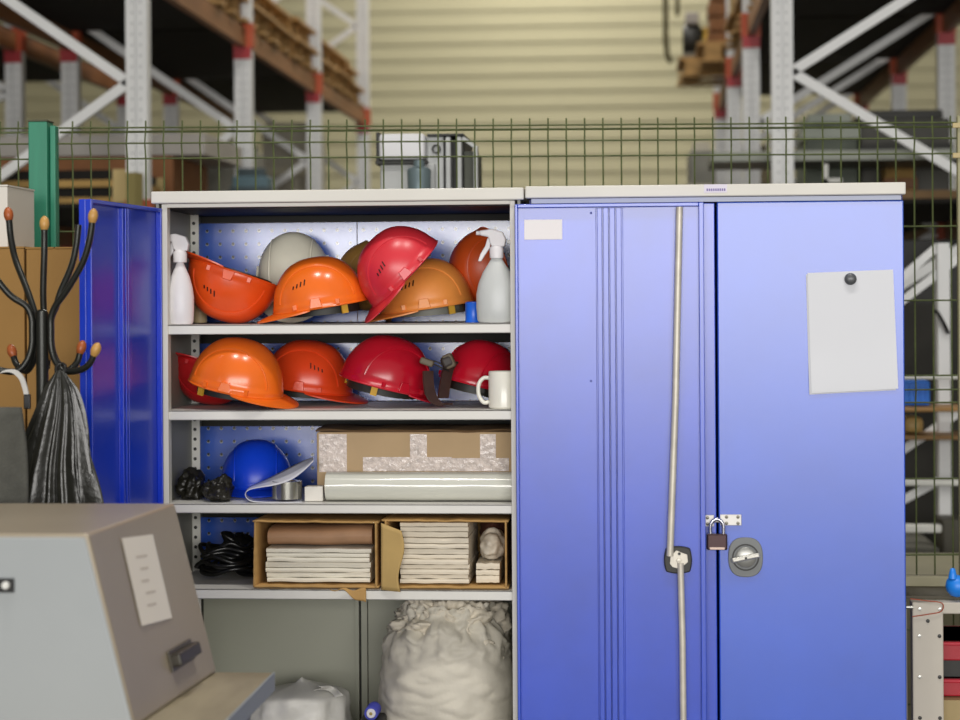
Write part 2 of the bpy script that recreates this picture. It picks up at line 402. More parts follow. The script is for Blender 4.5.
# sheet of paper under a round magnet
c0 = [P(807.5, 273, -.001), P(893, 269.5, -.001), P(898, 388.5, -.001), P(811.5, 393, -.001)]
def pf(u, v):
    t = c0[0].lerp(c0[1], u); bt = c0[3].lerp(c0[2], u); w = t.lerp(bt, v)
    w.y = -.0018 - .004 * sm(.6, 1, v) * (1 - u) - .003 * sm(.5, 1, v) * sm(.5, 1, u); return w
o = MB().grid(pf, 24, 28).build('paper_sheet', paper, smooth=180)
tag(o, 'blank white paper sheet held by a magnet on the blue door', 'paper')
o = MB().grid(lambda u, v: pf(u, v) + Vector((-.0035 - .002 * v, .0008, -.0035)), 12, 16).build('paper_sheet', mat('paper_b', '#c9cbd2', .7), smooth=180)
tag(o, 'second paper sheet whose left edge shows behind the blank one on the blue door', 'paper')
q = P(850.5, 279, -.004)
mg = MB().lathe([(.0, .012), (.008, .0115), (.0135, .0085), (.0145, .004), (.0145, .0), (0, 0)], (q.x, -.0022, q.z), 28, RX).build('magnet', mat('magnet_grey', '#5d5f62', .35, .3), smooth=50)
tag(mg, 'round dark grey magnet pinning the paper sheets', 'magnet')

# ================================================================== hard hats
HA, HB, HH = .117, .103, .121
def shell_pt(phi, t, bump=True):
    """t 0 rim .. 1 crown; phi 0 = front"""
    th = t * PI / 2
    r = max(0, math.cos(th)) ** .86; z = HH * math.sin(th) ** .93
    ca, sa = math.cos(phi), math.sin(phi)
    x = HA * r * ca; y = HB * r * sa
    if bump:
        k = sm(.0615, .0555, abs(y)) * sm(.010, .022, z)
        x *= 1 + .012 * k; y *= 1 + .0; z += .0048 * k * sm(.3, .8, t)
        # side facet line low on the dome
        f = sm(.020, .012, z); x += .0035 * f * ca; y += .0035 * f * sa
    return Vector((x, y, z))
def shell_n(phi, t):
    e = 1e-3; a = shell_pt(phi + e, t, 0) - shell_pt(phi - e, t, 0); b = shell_pt(phi, t + e, 0) - shell_pt(phi, t - e, 0)
    return a.cross(b).normalized()
def hat_meshes():
    out = {}
    s = MB(); NU, NV = 120, 40
    s.grid(lambda u, v: shell_pt(2 * PI * u, min(v, .9995)), NU, NV, True)
    rim = [shell_pt(2 * PI * k / 72, 0) + Vector((0, 0, .0005)) for k in range(73)]
    s.tube(rim, .0026, 6, False)
    for sd in (1, -1):
        tm = 2 / PI * math.acos((.060 / HB) ** (1 / .86)); path = []
        for q in range(25):
            t = .10 + (tm - .002 - .10) * math.sin(q / 24 * PI / 2); ph = math.asin(min(1, .060 / (HB * math.cos(t * PI / 2) ** .86))); path.append((ph, t))
        path = path + [(PI - a, t) for a, t in path[-2::-1]]
        s.tube([shell_pt(sd * a, t) for a, t in path], .0026, 6)
    out['shell'] = s
    b = MB(); A = math.radians(82)
    def bf(u, v):
        ph = (u * 2 - 1) * A; w = max(0, math.cos(ph * 90 / 82)) ** .8
        p = shell_pt(ph, .05 * (1 - min(1, v * 4)));  d = Vector((math.cos(ph), math.sin(ph) * .75, 0)).normalized()
        e = max(0, v - .25) / .75
        return p + d * (.044 * w * e + .0005) + Vector((0, 0, -.013 * w * e ** 1.3 - .001))
    def bt(u, v): return bf(u, v) + Vector((0, 0, -.0035))
    nu, nv = 36, 8
    b.grid(bf, nu, nv); b.grid(bt, nu, nv)
    k = (nu + 1) * (nv + 1); e = nv * (nu + 1)
    b.f += [(e + i, e + i + 1, k + e + i + 1, k + e + i) for i in range(nu)]; b.mi += [0] * nu
    out['brim'] = b
    for sd in (1, -1):
        v = MB(); out['vent_slots', sd] = v
        for k in range(4):
            ph = sd * math.radians(78 - k * 5.6); t = .36 - k * .020
            p = shell_pt(ph, t); n = shell_n(ph, t)
            up = (shell_pt(ph + sd * .012, t + .06) - shell_pt(ph, t)).normalized(); sd_ = n.cross(up).normalized(); up = sd_.cross(n)
            v.box(p + n * .0008, (.0026, .0150 - .0022 * k, .0022), Matrix((sd_, up, n)).transposed())
    for sd in (1, -1):
        c = MB(); ph = sd * PI / 2; t = .07; p = shell_pt(ph, t)
        y = p.y
        for w0, w1, z0, z1 in ((.016, .011, .002, .026),):
            q = [(-w0, y - sd * .004, z0), (w0, y - sd * .004, z0), (w0, y + sd * .0065, z0), (-w0, y + sd * .0065, z0),
                 (-w1, y - sd * .010, z1), (w1, y - sd * .010, z1), (w1, y + sd * .0030, z1), (-w1, y + sd * .0030, z1)]
            c.hexa(q)
        out['accessory_slot', sd] = c
        for xx in (-.052, .052):
            pp = shell_pt(sd * math.acos(max(-1, min(1, xx / HA))), .03); s.box(pp + Vector((0, sd * .001, .003)), (.009, .008, .012))
    h = MB()
    def hb(u, v):
        a = 2 * PI * u; back = .5 - .5 * math.cos(a)
        return Vector((.092 * math.cos(a) - .004, .083 * math.sin(a), .010 - v * (.024 + .010 * back)))
    h.grid(hb, 48, 3, True); h.grid(lambda u, v: hb(u, v) * 1 - Vector((math.cos(2 * PI * u), math.sin(2 * PI * u), 0)) * .003, 48, 3, True)
    for a in (40, 140, 220, 320):
        a = math.radians(a); p = Vector((.098 * math.cos(a), .088 * math.sin(a), -.004)); h.box(p, (.022, .006, .020), Matrix.Rotation(a + PI / 2, 3, 'Z'))
    out['headband'] = h
    for sd in (1, -1): out['strap_tab', sd] = MB().box((-.066, sd * .078, -.008), (.016, .006, .030), Matrix.Rotation(sd * 0.5, 3, 'Z'))
    return out
HM = hat_meshes()
HATMESH = {}
def make_hat(label, shellm, bandm, tabm, loc, F, U, rest=None, scale=1, clip=None, slots=True, bz=1, group='hard hats on the cabinet shelves'):
    F = Vector(F).normalized(); U = Vector(U); U = (U - F * F.dot(U)).normalized(); Lf = U.cross(F)
    R = Matrix((F, Lf, U)).transposed()
    loc = Vector(loc)
    if rest is not None:
        zz = min((R @ (v * scale)).z for k in (('shell', 'brim', 'headband') if bz == 1 else ('shell', 'brim')) for v in HM[k].v)
        loc.z = rest - zz + .0008
    t = thing('hard_hat', label, 'hard hat', loc, group)
    t.rotation_euler = R.to_euler(); t.scale = (scale,) * 3
    mm = {'shell': shellm, 'brim': shellm, 'vent_slots': black, 'accessory_slot': clip or shellm, 'headband': bandm, 'strap_tab': tabm}
    for kk, b in HM.items():
        k = kk if isinstance(kk, str) else kk[0]
        if k == 'strap_tab' and bz != 1: continue
        if k == 'vent_slots' and not slots: continue
        if kk not in HATMESH:
            o = b.build(k, mm[k], None, smooth=(50 if k in ('shell', 'brim', 'headband') else None), bevel=(.0012 if k == 'accessory_slot' else 0))
            HATMESH[kk] = o.data; o.parent = t
        else:
            o = bpy.data.objects.new(k, HATMESH[kk]); COL.objects.link(o); o.parent = t
            if k == 'accessory_slot':
                q = o.modifiers.new('bevel', 'BEVEL'); q.width = .0012; q.segments = 2
        if k == 'headband' and bz != 1: o.scale = (1, 1, bz)
        o.material_slots[0].link = 'OBJECT'; o.material_slots[0].material = mm[k]
        if k == 'strap_tab' and tabm is not bandm: o['label'] = tabm.get('lab', 'coloured strap tab')
    return t
def hm(name, col, rough=.28, **k): return mat(name, col, rough, var=k.pop('var', .06), vscale=14, spec=.6, **k)
OR1 = hm('hat_orange_deep', '#e8551a', .30); OR2 = hm('hat_orange', '#f0701f', .22); OR3 = hm('hat_orange_worn', '#f79c4a', .38); OR4 = hm('hat_orange_red', '#e5481c', .28)
ORG = hm('hat_burnt_orange', '#d8561f', .42)
RED1 = hm('hat_faded_red', '#d8323e', .32); RED2 = hm('hat_red', '#c3122a', .24); RED3 = hm('hat_dark_red', '#c21a20', .35)
IVO = hm('hat_ivory', '#f2eedb', .45); TAN = hm('hat_tan', '#a2793c', .5); BLU = hm('hat_blue', '#1048dc', .33, spec=.0) if 0 else mat('hat_blue', '#0f45dd', .33, var=.05, vscale=10)
BAND = mat('band_dark', '#23241f', .5); BANDG = mat('band_grey', '#6e6f66', .5)
YEL = mat('tab_yellow', '#c79a2a', .6); YEL['lab'] = 'yellow strap tab'
T1, T2, T3, T4 = SH[0][0], SH[1][0], SH[2][0], SH[3][0]
# --- top shelf
q = P(235, 268, .175)
make_hat('orange hard hat lying upside down beside the white bottle', OR1, BAND, YEL, q, (-.955, -.05, .30), (-.30, -.10, -.95), T1, bz=.3)
q = P(294, 268, .352)
make_hat('ivory hard hat propped against the pegboard behind two orange ones', IVO, BANDG, BANDG, q, (.03, -.60, -.80), (.04, -.80, .60), T1, .90, slots=False, bz=.3)
q = P(321, 310, .118)
make_hat('glossy orange hard hat with brim left, under the ivory one', OR2, BAND, YEL, q, (-.985, -.05, -.15), (-.13, -.06, 1), T1)
q = P(405, 289, .100)
make_hat('faded red hard hat tilted on its brim, leaning over a worn orange one', RED1, BAND, BAND, q, (-.70, -.08, -.71), (-.70, -.22, .70), T1, .95, bz=.3)
q = P(374, 280, .35)
make_hat('tan hard hat mostly hidden behind the faded red one', TAN, BAND, BAND, q, (.2, .1, -.97), (-.75, -.30, -.15), T1, .78, slots=False, bz=.3)
q = P(427, 310, .25)
make_hat('worn light orange hard hat under the tilted faded red one', OR3, BANDG, YEL, q, (-.985, -.05, -.13), (-.12, -.05, 1), T1)
q = P(492, 270, .345)
make_hat('burnt orange hard hat standing on edge behind the spray bottle', ORG, BAND, BAND, (q.x, q.y, T1 + .125), (.22, .1, -.97), (-.84, -.46, -.10), T1, .90, slots=False, bz=.3)
# --- second shelf
q = P(213, 352, .25)
make_hat('dark red hard hat upside down at the back left corner', RED3, BAND, BAND, (q.x, q.y, T2 + .115), (-.95, .05, .12), (.10, -.12, -.97), T2, .86, slots=False, bz=.3)
q = P(236, 396, .100)
make_hat('bright orange hard hat with brim right, overlapping the dark red one', OR2, BAND, YEL, q, (.97, -.06, -.20), (.18, -.10, 1), T2, slots=False)
q = P(307, 396, .322)
make_hat('orange red hard hat with brim right, behind the bright orange one', OR4, BAND, BAND, q, (.985, -.04, -.14), (.13, -.05, 1), T2)
q = P(385, 395, .16)
make_hat('glossy red hard hat on the second shelf, left of the ear defenders', RED2, BAND, YEL, q, (.80, .56, -.20), (.18, -.08, 1), T2, slots=False)
q = P(479, 395, .22)
make_hat('glossy red hard hat behind the white mug', RED2, BAND, BAND, q, (.45, .85, -.16), (.2, -.05, 1), T2, .94, slots=False)
# --- third shelf
q = P(257, 490, .285)
make_hat('blue hard hat behind the curled brochure', BLU, BAND, BAND, q, (.15, -.97, -.06), (0, -.08, 1), T3, .90, slots=False)

# ================================================================== bottles and small things on the shelves
def spray_bottle(name, label, x, y, z0, facing, bodym, trigm, H=.175, W=.046, D=.032, head=True, rz=0, hs=1):
    z0 += .001; t = thing(name, label, 'bottle', (x, y, z0), 'spray bottles')
    prof = [(.86, 0), (.95, .006), (1.0, .04 * H / .175), (1.0, .080 * H / .175), (.90, .110 * H / .175), (.68, .142 * H / .175), (.42, .166 * H / .175), (.28, .180 * H / .175), (.26, .19 * H / .175)]
    R = Matrix.Rotation(rz, 3, 'Z')
    MB().lathe([(.001, 0)] + [(r * W, zz) for r, zz in prof], (x, y, z0), 36, R, (1, D / W)).build('bottle_body', bodym, t, smooth=60)
    zt = z0 + .19 * H / .175
    s = facing
    MB().lathe([(.017, -.006), (.0175, .018), (.013, .024), (.011, .026)], (x, y, zt), 20).build('collar', trigm, t, smooth=40)
    if head:
        b = MB(); pl = [(x - s * .020, zt + .022), (x + s * .010, zt + .022), (x + s * .016, zt + .030), (x + s * .020, zt + .046), (x + s * .040, zt + .050), (x + s * .042, zt + .062), (x + s * .010, zt + .066), (x - s * .016, zt + .058), (x - s * .024, zt + .040)]
        if s < 0: pl = pl[::-1]
        b.prism(pl, y - .010, y + .010); hd = b.build('spray_head', trigm, t, bevel=.003)
        b = MB(); pl = [(x + s * .014, zt + .040), (x + s * .022, zt + .044), (x + s * .028, zt + .024), (x + s * .040, zt + .004), (x + s * .046, zt - .014), (x + s * .038, zt - .014), (x + s * .028, zt + .002), (x + s * .016, zt + .020)]
        if s < 0: pl = pl[::-1]
        b.prism(pl, y - .006, y + .006); b.build('trigger', trigm, hd, bevel=.002)
        MB().tube([(x + s * .040, y, zt + .056), (x + s * .050, y, zt + .0565)], .0055, 12).build('nozzle', trigm, hd, smooth=40)
    return t
milky = mat('milky_plastic', '#c9cccb', .38, sss=.3, var=.03)
white_pl = mat('white_plastic', '#e2dfe2', .4, sss=.1)
q = P(497, 322, .05)
spray_bottle('spray_bottle', 'milky spray bottle with white trigger at the right end of the top shelf', q.x, q.y, T1, -1, milky, white_pl, H=.152, W=.051, D=.036, hs=1.35)
q = P(180.5, 322, .048)
spray_bottle('spray_bottle', 'white spray bottle at the left end of the top shelf', q.x, q.y, T1, -1, white_pl, white_pl, H=.148, W=.034, D=.030)
q = P(203, 322, .23)
b = MB().lathe([(.001, 0), (.017, .002), (.018, .01), (.018, .07), (.016, .085), (.010, .095), (.010, .108)], (q.x - .012, q.y + .02, T1 + .001), 28)
t = thing('cleaner_bottle', 'beige squeeze bottle with green cap between the left white bottle and an orange hat', 'bottle', (q.x - .012, q.y + .02, T1))
b.build('bottle_body', mat('beige_plastic', '#cdb98e', .45), t, smooth=60)
MB().lathe([(.0, .124), (.012, .123), (.0135, .108), (.0135, .100), (0, .100)], (q.x - .012, q.y + .02, T1), 20).build('cap', mat('green_cap', '#4f9a5c', .45), t, smooth=40)
q = P(474, 322, .115)
t = thing('paint_can', 'small bright blue tin beside the milky spray bottle', 'tin', (q.x, q.y, T1))
MB().lathe([(.001, 0), (.022, 0), (.022, .002), (.0215, .003), (.0215, .046), (.022, .047), (.022, .050), (.001, .0495)], (q.x, q.y, T1 + .001), 32).build('tin_body', mat('tin_blue', '#1b66e0', .3), t, smooth=40)
MB().lathe([(.0, .053), (.019, .053), (.020, .050), (.0, .0495)], (q.x, q.y, T1), 32).build('lid', mat('tin_lid', '#2a4fae', .35), t, smooth=40)

# white mug
q = P(504, 408, .055)
t = thing('mug', 'white ceramic mug at the right end of the second shelf', 'mug', (q.x, q.y, T2))
W = .038
MB().lathe([(.001, 0), (W * .9, 0), (W, .004), (W, .09), (W * .97, .092), (W * .92, .09), (W * .92, .008), (.001, .006)], (q.x, q.y, T2 + .001), 36).build('mug_body', mat('ceramic', '#e3e1d6', .18), t, smooth=40)
MB().tube(spline([(q.x - W + .004, q.y, T2 + .076), (q.x - W - .012, q.y - .002, T2 + .076), (q.x - W - .024, q.y - .003, T2 + .060), (q.x - W - .024, q.y - .003, T2 + .034), (q.x - W - .012, q.y - .002, T2 + .016), (q.x - W + .004, q.y, T2 + .018)], 6), .0052, 10).build('handle', MATS['ceramic'], t, smooth=60)

# ear defenders / head harness between the two red hats
q = P(437, 404, .06)
t = thing('ear_defenders', 'dark brown ear defenders with wire arms between two red hats', 'ear defenders', (q.x, q.y, T2))
lea = mat('dark_leather', '#3d2722', .38, var=.2, vscale=30); kh = mat('khaki_pad', '#6f6553', .6)
def rib(pts, w, th, m, name, par, up):
    b = MB(); vs = []; n = len(pts)
    for i, p in enumerate(pts):
        d = (pts[min(i + 1, n - 1)] - pts[max(i - 1, 0)]).normalized(); s_ = d.cross(Vector(up)).normalized() * th / 2; u = Vector(up) * w / 2
        vs += [p - u - s_, p + u - s_, p + u + s_, p - u + s_]
    fs = [(3, 2, 1, 0), tuple(4 * (n - 1) + k for k in range(4))]
    for i in range(n - 1):
        for k in range(4): fs.append((4 * i + k, 4 * i + (k + 1) % 4, 4 * i + 4 + (k + 1) % 4, 4 * i + 4 + k))
    return b.add(vs, fs).build(name, m, par, smooth=50)
rib(spline([P(428, 371, .045), P(428.5, 384, .04), P(431, 395, .04), P(438, 404, .05), P(448, 404, .07)], 6), .030, .006, lea, 'headband', t, (.75, .6, 0))
rib(spline([P(443, 398, .09), P(445, 384, .09), P(448, 370, .09), P(453, 362, .09)], 6), .030, .006, lea, 'headband', t, (.8, .6, 0))
Rm = Matrix.Rotation(math.radians(-24), 3, 'Y')
c = P(449, 361, .075)
MB().box(c, (.026, .036, .036), Rm).build('ear_cup', kh, t, bevel=.006, seg=3)
MB().box(c + Rm @ Vector((-.004, 0, 0)), (.030, .040, .030), Rm).build('ear_cushion', mat('ear_cushion', '#2e241f', .5), t, bevel=.008, seg=3)
MB().box(P(427, 362, .055), (.034, .03, .016), Matrix.Rotation(math.radians(20), 3, 'Y')).build('pivot_block', kh, t, bevel=.004)
for dz in (0, 3.4):
    MB().tube(spline([P(427, 361 + dz, .055), P(434, 361 + dz, .06), P(441, 364 + dz, .06), P(449, 368 + dz, .07)], 6), .0018, 8).build('wire_arm', black, t, smooth=60)

# ================================================================== third shelf
# crumpled black gloves
def lump(name, label, cat, c, rad, m, seed, amp=.35, fr=18, nu=56, nv=36, flat=True, par=None, wr=.0, grp=None, crease=0):
    c = Vector(c); rad = Vector(rad)
    def f(u, v):
        a = 2 * PI * u; th = (v - .5) * PI * .998; d = Vector((math.cos(th) * math.cos(a), math.cos(th) * math.sin(a), math.sin(th)))
        p = Vector((d.x * rad.x, d.y * rad.y, d.z * rad.z))
        n = noise.fractal(p * fr + Vector((seed, seed * 2, 0)), 1, 2, 4); k = 1 + amp * n
        if crease: k += crease * (abs(noise.noise(p * fr * 1.7 + Vector((seed * 3, 0, seed)))) - .25)
        p = p * k
        if flat: p.z = max(p.z, -rad.z * .82)
        return c + p
    b = MB().grid(f, nu, nv, True)
    if par is not None: return b.build(name, m, par, smooth=180)
    o = b.build(name, m, smooth=180)
    o.data.transform(Matrix.Translation(-Vector((c.x, c.y, c.z - rad.z * .8)))); o.location = (c.x, c.y, c.z - rad.z * .8)
    return tag(o, label, cat, grp)
glv = mat('black_rubber', '#201e18', .32, var=.2, vscale=30, bump=.15, bscale=60)
q = P(185, 500, .13); lump('work_glove', 'crumpled black glove at the left end of the third shelf', 'glove', (q.x + .020, q.y, T3 + .033), (.040, .055, .038), glv, 3, .5, 22, crease=.4, grp='gloves')
q = P(215, 500, .075); lump('work_glove', 'crumpled black glove between the leftmost glove and blue hard hat', 'glove', (q.x + .010, q.y, T3 + .028), (.036, .046, .032), glv, 8.3, .5, 24, crease=.4, grp='gloves')

# curled brochure
q0 = P(268, 500, .08)
pap = mat('glossy_paper', '#d4d4da', .25, var=.02)
fr_ = spline([P(x, y, .028) for x, y in ((313, 461), (303, 471), (290, 480), (274, 485), (258, 487.5), (248.5, 490), (245, 495), (250, 501), (264, 502.6), (302, 502.8))], 6)
bk_ = spline([P(x, y, .10) for x, y in ((313, 457), (300, 462), (282, 471), (268, 478), (256, 483.5), (249, 487), (246, 492), (250, 497), (264, 499.5), (302, 499.6))], 6)
nn = len(fr_)
b = MB().grid(lambda u, v: fr_[min(nn - 1, round(u * (nn - 1)))].lerp(bk_[min(nn - 1, round(u * (nn - 1)))], v), nn - 1, 6)
o = b.build('brochure', pap, smooth=180, solid=.0012); tag(o, 'open white glossy brochure curled over in front of the blue hard hat', 'brochure')
stripe = MB()
t = thing('tape_roll', 'roll of shiny foil tape lying inside the curled brochure', 'tape', (P(286, 500, .08).x, .08, T3))
q = P(287, 500, .075)
MB().lathe([(.022, 0), (.038, 0), (.038, .044), (.022, .044), (.022, 0)], (q.x, q.y, T3 + .0065), 40, cap=False).build('foil_tape', mat('foil', '#b9b8b0', .18, .85), t, smooth=40)
MB().lathe([(.0195, .0), (.0218, .0), (.0218, .044), (.0195, .044), (.0195, 0)], (q.x, q.y, T3 + .0065), 40, cap=False).build('core', mat('core_card', '#8a6f3e', .8), t, smooth=40)
q = P(314, 500, .06)
o = MB().box((q.x, q.y + .015, T3 + .0195), (.046, .040, .037)).build('paper_block', mat('paper_warm', '#dfdbd2', .6), bevel=.002); tag(o, 'small white paper block between the brochure and the film roll', 'paper block')

# long carton sealed with clear tape
c0, c1 = P(318, 470, .14), P(509, 470, .14)
zc1 = PZ(432, .12)
t = thing('long_carton', 'long brown carton sealed with crinkled clear tape, on the third shelf', 'box', (c0.x, .25, T3))
x0, x1, y0, y1 = c0.x, -.304, .122, .36
MB().bb(x0, x1, y0, y1, T3 + .001, zc1).build('carton_body', carton2, t, bevel=.004)
MB().grid(lambda u, v: Vector((x0 - .002 + (x1 - x0 + .002) * u, y0 - .004 + .16 * v, zc1 + .001 + .006 * (.5 + noise.noise(Vector((u * 6, v * 2, 3)))) + .006 * math.sin(v * 1.5)) ), 40, 6).build('top_flap', mat('carton_dark', '#6b5236', .8), t, smooth=180, solid=.003)
tape = mat('clear_tape', '#e6d8cf', .18, var=.18, vscale=60, bump=.6, bscale=120, coat=.4)
def tpatch(px0, px1, py0, py1, sd):
    a = P(px0, py0, y0); c = P(px1, py1, y0)
    def f(u, v):
        p = Vector((a.x + (c.x - a.x) * u, y0 - .0012, a.z + (c.z - a.z) * v)); p.y -= .0022 * abs(noise.noise(p * 90 + Vector((sd, 0, 0)))); return p
    MB().grid(f, max(8, int(abs(px1 - px0) * .7)), max(8, int(abs(py1 - py0) * .7))).build('tape_strip', tape, t, smooth=180)
tpatch(319, 347, 434, 472, 1); tpatch(363, 452, 457, 471, 2); tpatch(410, 427, 434, 460, 3); tpatch(480, 496, 434, 462, 4); tpatch(452, 509, 458, 471, 5)

# roll of clear film
q0, q1 = P(327, 487, .055), P(513, 487, .055)
t = thing('film_roll', 'long roll of clear plastic film lying before the taped carton', 'film roll', (q0.x, .06, T3))
film = mat('film', '#cfcfc4', .16, var=.05, vscale=3, stretch=(2, 30, 30), coat=.6)
rr = (PZ(473.5, .04) - T3) / 2
n = 60; vs = []
b = MB()
def ff(u, v):
    a = 2 * PI * v; r = rr * (1 + .012 * math.sin(5 * a) + .02 * noise.noise(Vector((u * 5, math.cos(a) * 2, math.sin(a) * 2))))
    return Vector((q0.x + (-.304 - q0.x) * u, .077 + math.cos(a) * r, T3 + rr + .001 + math.sin(a) * r * .99))
b.grid(ff, 40, 40); b.build('film_wrap', film, t, smooth=180)
def ring(x, r0, r1, name, m):
    MB().lathe([(r0, 0), (r1, 0), (r1, .004), (r0, .004), (r0, 0)], (x, .077, T3 + rr + .001), 36, Matrix.Rotation(-PI / 2, 3, 'Y'), cap=False).build(name, m, t, smooth=40)
ring(q0.x, .012, rr * .98, 'film_end', film); ring(q0.x - .004, .012, .018, 'core_tube', MATS['core_card'])

# ================================================================== fourth shelf
cb = mat('black_cable', '#161616', .25)
pts = []; q = P(226, 575, .2); rnd = random.Random(2)
for j in range(80):
    a = j * .72; r = .034 + .026 * rnd.random()
    pts.append(Vector((q.x + r * math.cos(a) * 1.25, .19 + r * math.sin(a) * .9, T4 + .009 + .0009 * j + .012 * rnd.random() * (j % 3))))
o = MB().tube(spline(pts, 5), .0055, 8).build('cable_coil', cb, smooth=60); tag(o, 'tangled black cable on the fourth shelf left of the cartons', 'cable')
q = P(232, 560, .34)
lump('plastic_bag', 'crumpled black plastic bag behind the cables on the fourth shelf', 'bag', (q.x + .02, .36, T4 + .04), (.07, .05, .048), mat('black_film', '#151515', .2, bump=.3, bscale=40), 5, .5, 20, crease=.5)
def open_carton(label, px0, px1, pyt, pyb, y0, y1, skew):
    a = P(px0, pyb, y0); c = P(px1, pyt, y0)
    x0, x1, z0, z1 = a.x, c.x, T4 + .004, c.z
    t = thing('open_carton', label, 'box', ((x0 + x1) / 2, y0, T4), 'open cartons on the fourth shelf')
    w = .004
    def torn(p, q, inw, name, amp=.006, sd=0):
        """panel from edge p->q going back by inw, with a ragged front edge"""
        p, q, inw = Vector(p), Vector(q), Vector(inw); n = 30
        def f(u, v):
            e = p.lerp(q, u); r = noise.noise(Vector((u * 9, sd, 0))) * amp + noise.noise(Vector((u * 30, sd, 5))) * amp * .5
            return e + inw * v - inw.normalized() * r * (1 - v) + Vector((0, 0, .3 * r * (1 - v)))
        return MB().grid(f, n, 5).build(name, carton, t, smooth=180, solid=w)
    torn((x0, y0, z0 + w), (x1, y0, z0 + w), (0, y1 - y0, 0), 'bottom_panel', .010, skew + 1)
    torn((x0, y0, z0), (x0 + skew * .004, y0, z1), (.012, y1 - y0, 0), 'side_panel', .004, skew + 2)
    torn((x1 - w, y0, z0), (x1 - w, y0, z1 - .006), (-.012, y1 - y0, 0), 'side_panel', .004, skew + 3)
    torn((x0, y0, z1), (x1, y0, z1 - .002), (0, y1 - y0, -.004), 'top_flap', .008, skew + 4)
    MB().bb(x0 + .012, x1 - .012, y1, y1 + w, z0, z1 - .003).build('back_panel', carton, t)
    return t, x0, x1, z0, z1
ca, ax0, ax1, az0, az1 = open_carton('torn open carton of white paper stacks, left one on the fourth shelf', 253, 378, 521, 591, .004, .34, 1)
cbx, bx0, bx1, bz0, bz1 = open_carton('torn open carton of folded cloths and rags, right one on the fourth shelf', 382, 508, 520, 591, .004, .34, 2)
# torn corner flap dangling over the shelf edge, and the bent flap between the cartons
MB().grid(lambda u, v: P(330 + 36 * u, 589 + 14 * v * sm(.2, 1, u) + 1.5 * math.sin(u * 12), -.004 - .004 * v), 16, 6).build('torn_flap', carton, ca, smooth=180, solid=.002)
MB().grid(lambda u, v: P(381 + 20 * u + 3 * math.sin(v * 6) * u, (523 + 8 * u) * (1 - v) + (590 + 2 * u) * v, .0 - .012 * u), 8, 14).build('side_flap', mat('carton_light', '#b89a60', .8, var=.1, vscale=12), cbx, smooth=180, solid=.003)
clothm = mat('white_cloth', '#ddd3c0', .85, var=.05, vscale=14, bump=.15, bscale=80)
papm = mat('stack_paper', '#e2ddcd', .8, var=.04, vscale=20)
def folded(label, cat, name, x0, x1, y0, y1, z0, layers, th, m, seed, bulge=.004, grp=None):
    t = thing(name, label, cat, ((x0 + x1) / 2, (y0 + y1) / 2, z0), grp); rnd = random.Random(seed)
    z = z0 + .0005
    for k in range(layers):
        h = th * (.8 + .4 * rnd.random()); dx0, dx1, dy = rnd.random() * .005, rnd.random() * .005, rnd.random() * .008
        xa, xb, ya = x0 + dx0, x1 - dx1, y0 + dy; nn = 28; zz = z
        def prof(u, v):
            x = xa + (xb - xa) * u; a = 2 * PI * v; w = .0018 * noise.noise(Vector((u * 4, seed, k)))
            cy, cz = math.cos(a), math.sin(a)
            sy = math.copysign(abs(cy) ** .18, cy); sz = math.copysign(abs(cz) ** .14, cz)
            return Vector((x, (ya + y1) / 2 - (y1 - ya) / 2 * sy, zz + h / 2 + w + h / 2 * .98 * sz))
        b = MB().grid(prof, nn, 24)
        b.f.append(tuple(j * (nn + 1) for j in range(24))); b.f.append(tuple(j * (nn + 1) + nn for j in range(24))); b.mi += [0, 0]
        b.build('folded_layer', m, t, smooth=60); z += h
    return z
if 0: pass
zt_ = folded('stack of white folded sheets at the bottom of the left carton', 'paper stack', 'sheet_stack', ax0 + .026, ax1 - .021, .03, .30, az0 + .009, 7, .0132, papm, 1)
q = P(318, 540, .1)
bm_ = mat('brown_wrap', '#b58d6b', .6, var=.15, vscale=10)
x0, x1 = ax0 + .030, ax1 - .021
b = MB()
def pr(u, v):
    x = x0 + (x1 - x0) * u; a = 2 * PI * v; ca_, sa_ = math.cos(a), math.sin(a)
    h = (az1 - .016 - zt_) / 2 * (.86 + .14 * u)
    return Vector((x, .16 - .12 * math.copysign(abs(ca_) ** .5, ca_), zt_ + .0015 + h + h * .98 * math.copysign(abs(sa_) ** .6, sa_) + .001 * math.sin(u * 9)))
b.grid(pr, 24, 28); b.f.append(tuple(j * 25 for j in range(28))); b.f.append(tuple(j * 25 + 24 for j in range(28))); b.mi += [0, 0]
o = b.build('wrapped_bundle', bm_, smooth=60); tag(o, 'brown paper wrapped bundle on top of the white sheets in the left carton', 'bundle')
folded('tall stack of pale folded cloths standing in the right carton', 'cloth stack', 'cloth_stack', bx0 + .042, bx0 + .215, .02, .30, bz0 + .009, 12, .0124, clothm, 4)
ztb = folded('two thin folded rags at the bottom right of the right carton', 'rags', 'rag_stack', bx0 + .226, bx1 - .022, .03, .28, bz0 + .009, 3, .017, clothm, 6)
q = P(487, 545, .1)
lump('rag', 'crumpled white rag on the folded rags in the right carton', 'rag', ((bx0 + .214 + bx1) / 2, .13, ztb + .037), (.032, .09, .040), mat('rag_white', '#d6cdbd', .85, var=.08, vscale=12, bump=.2, bscale=40), 11, .35, 14, crease=.3)
lump('rag', 'red and brown rag tucked behind the white one in the right carton', 'rag', ((bx0 + .222 + bx1) / 2 - .012, .27, ztb + .060), (.035, .04, .045), mat('rag_red', '#7c4136', .85, col2='#4a3524', vscale=9), 15, .35, 14)

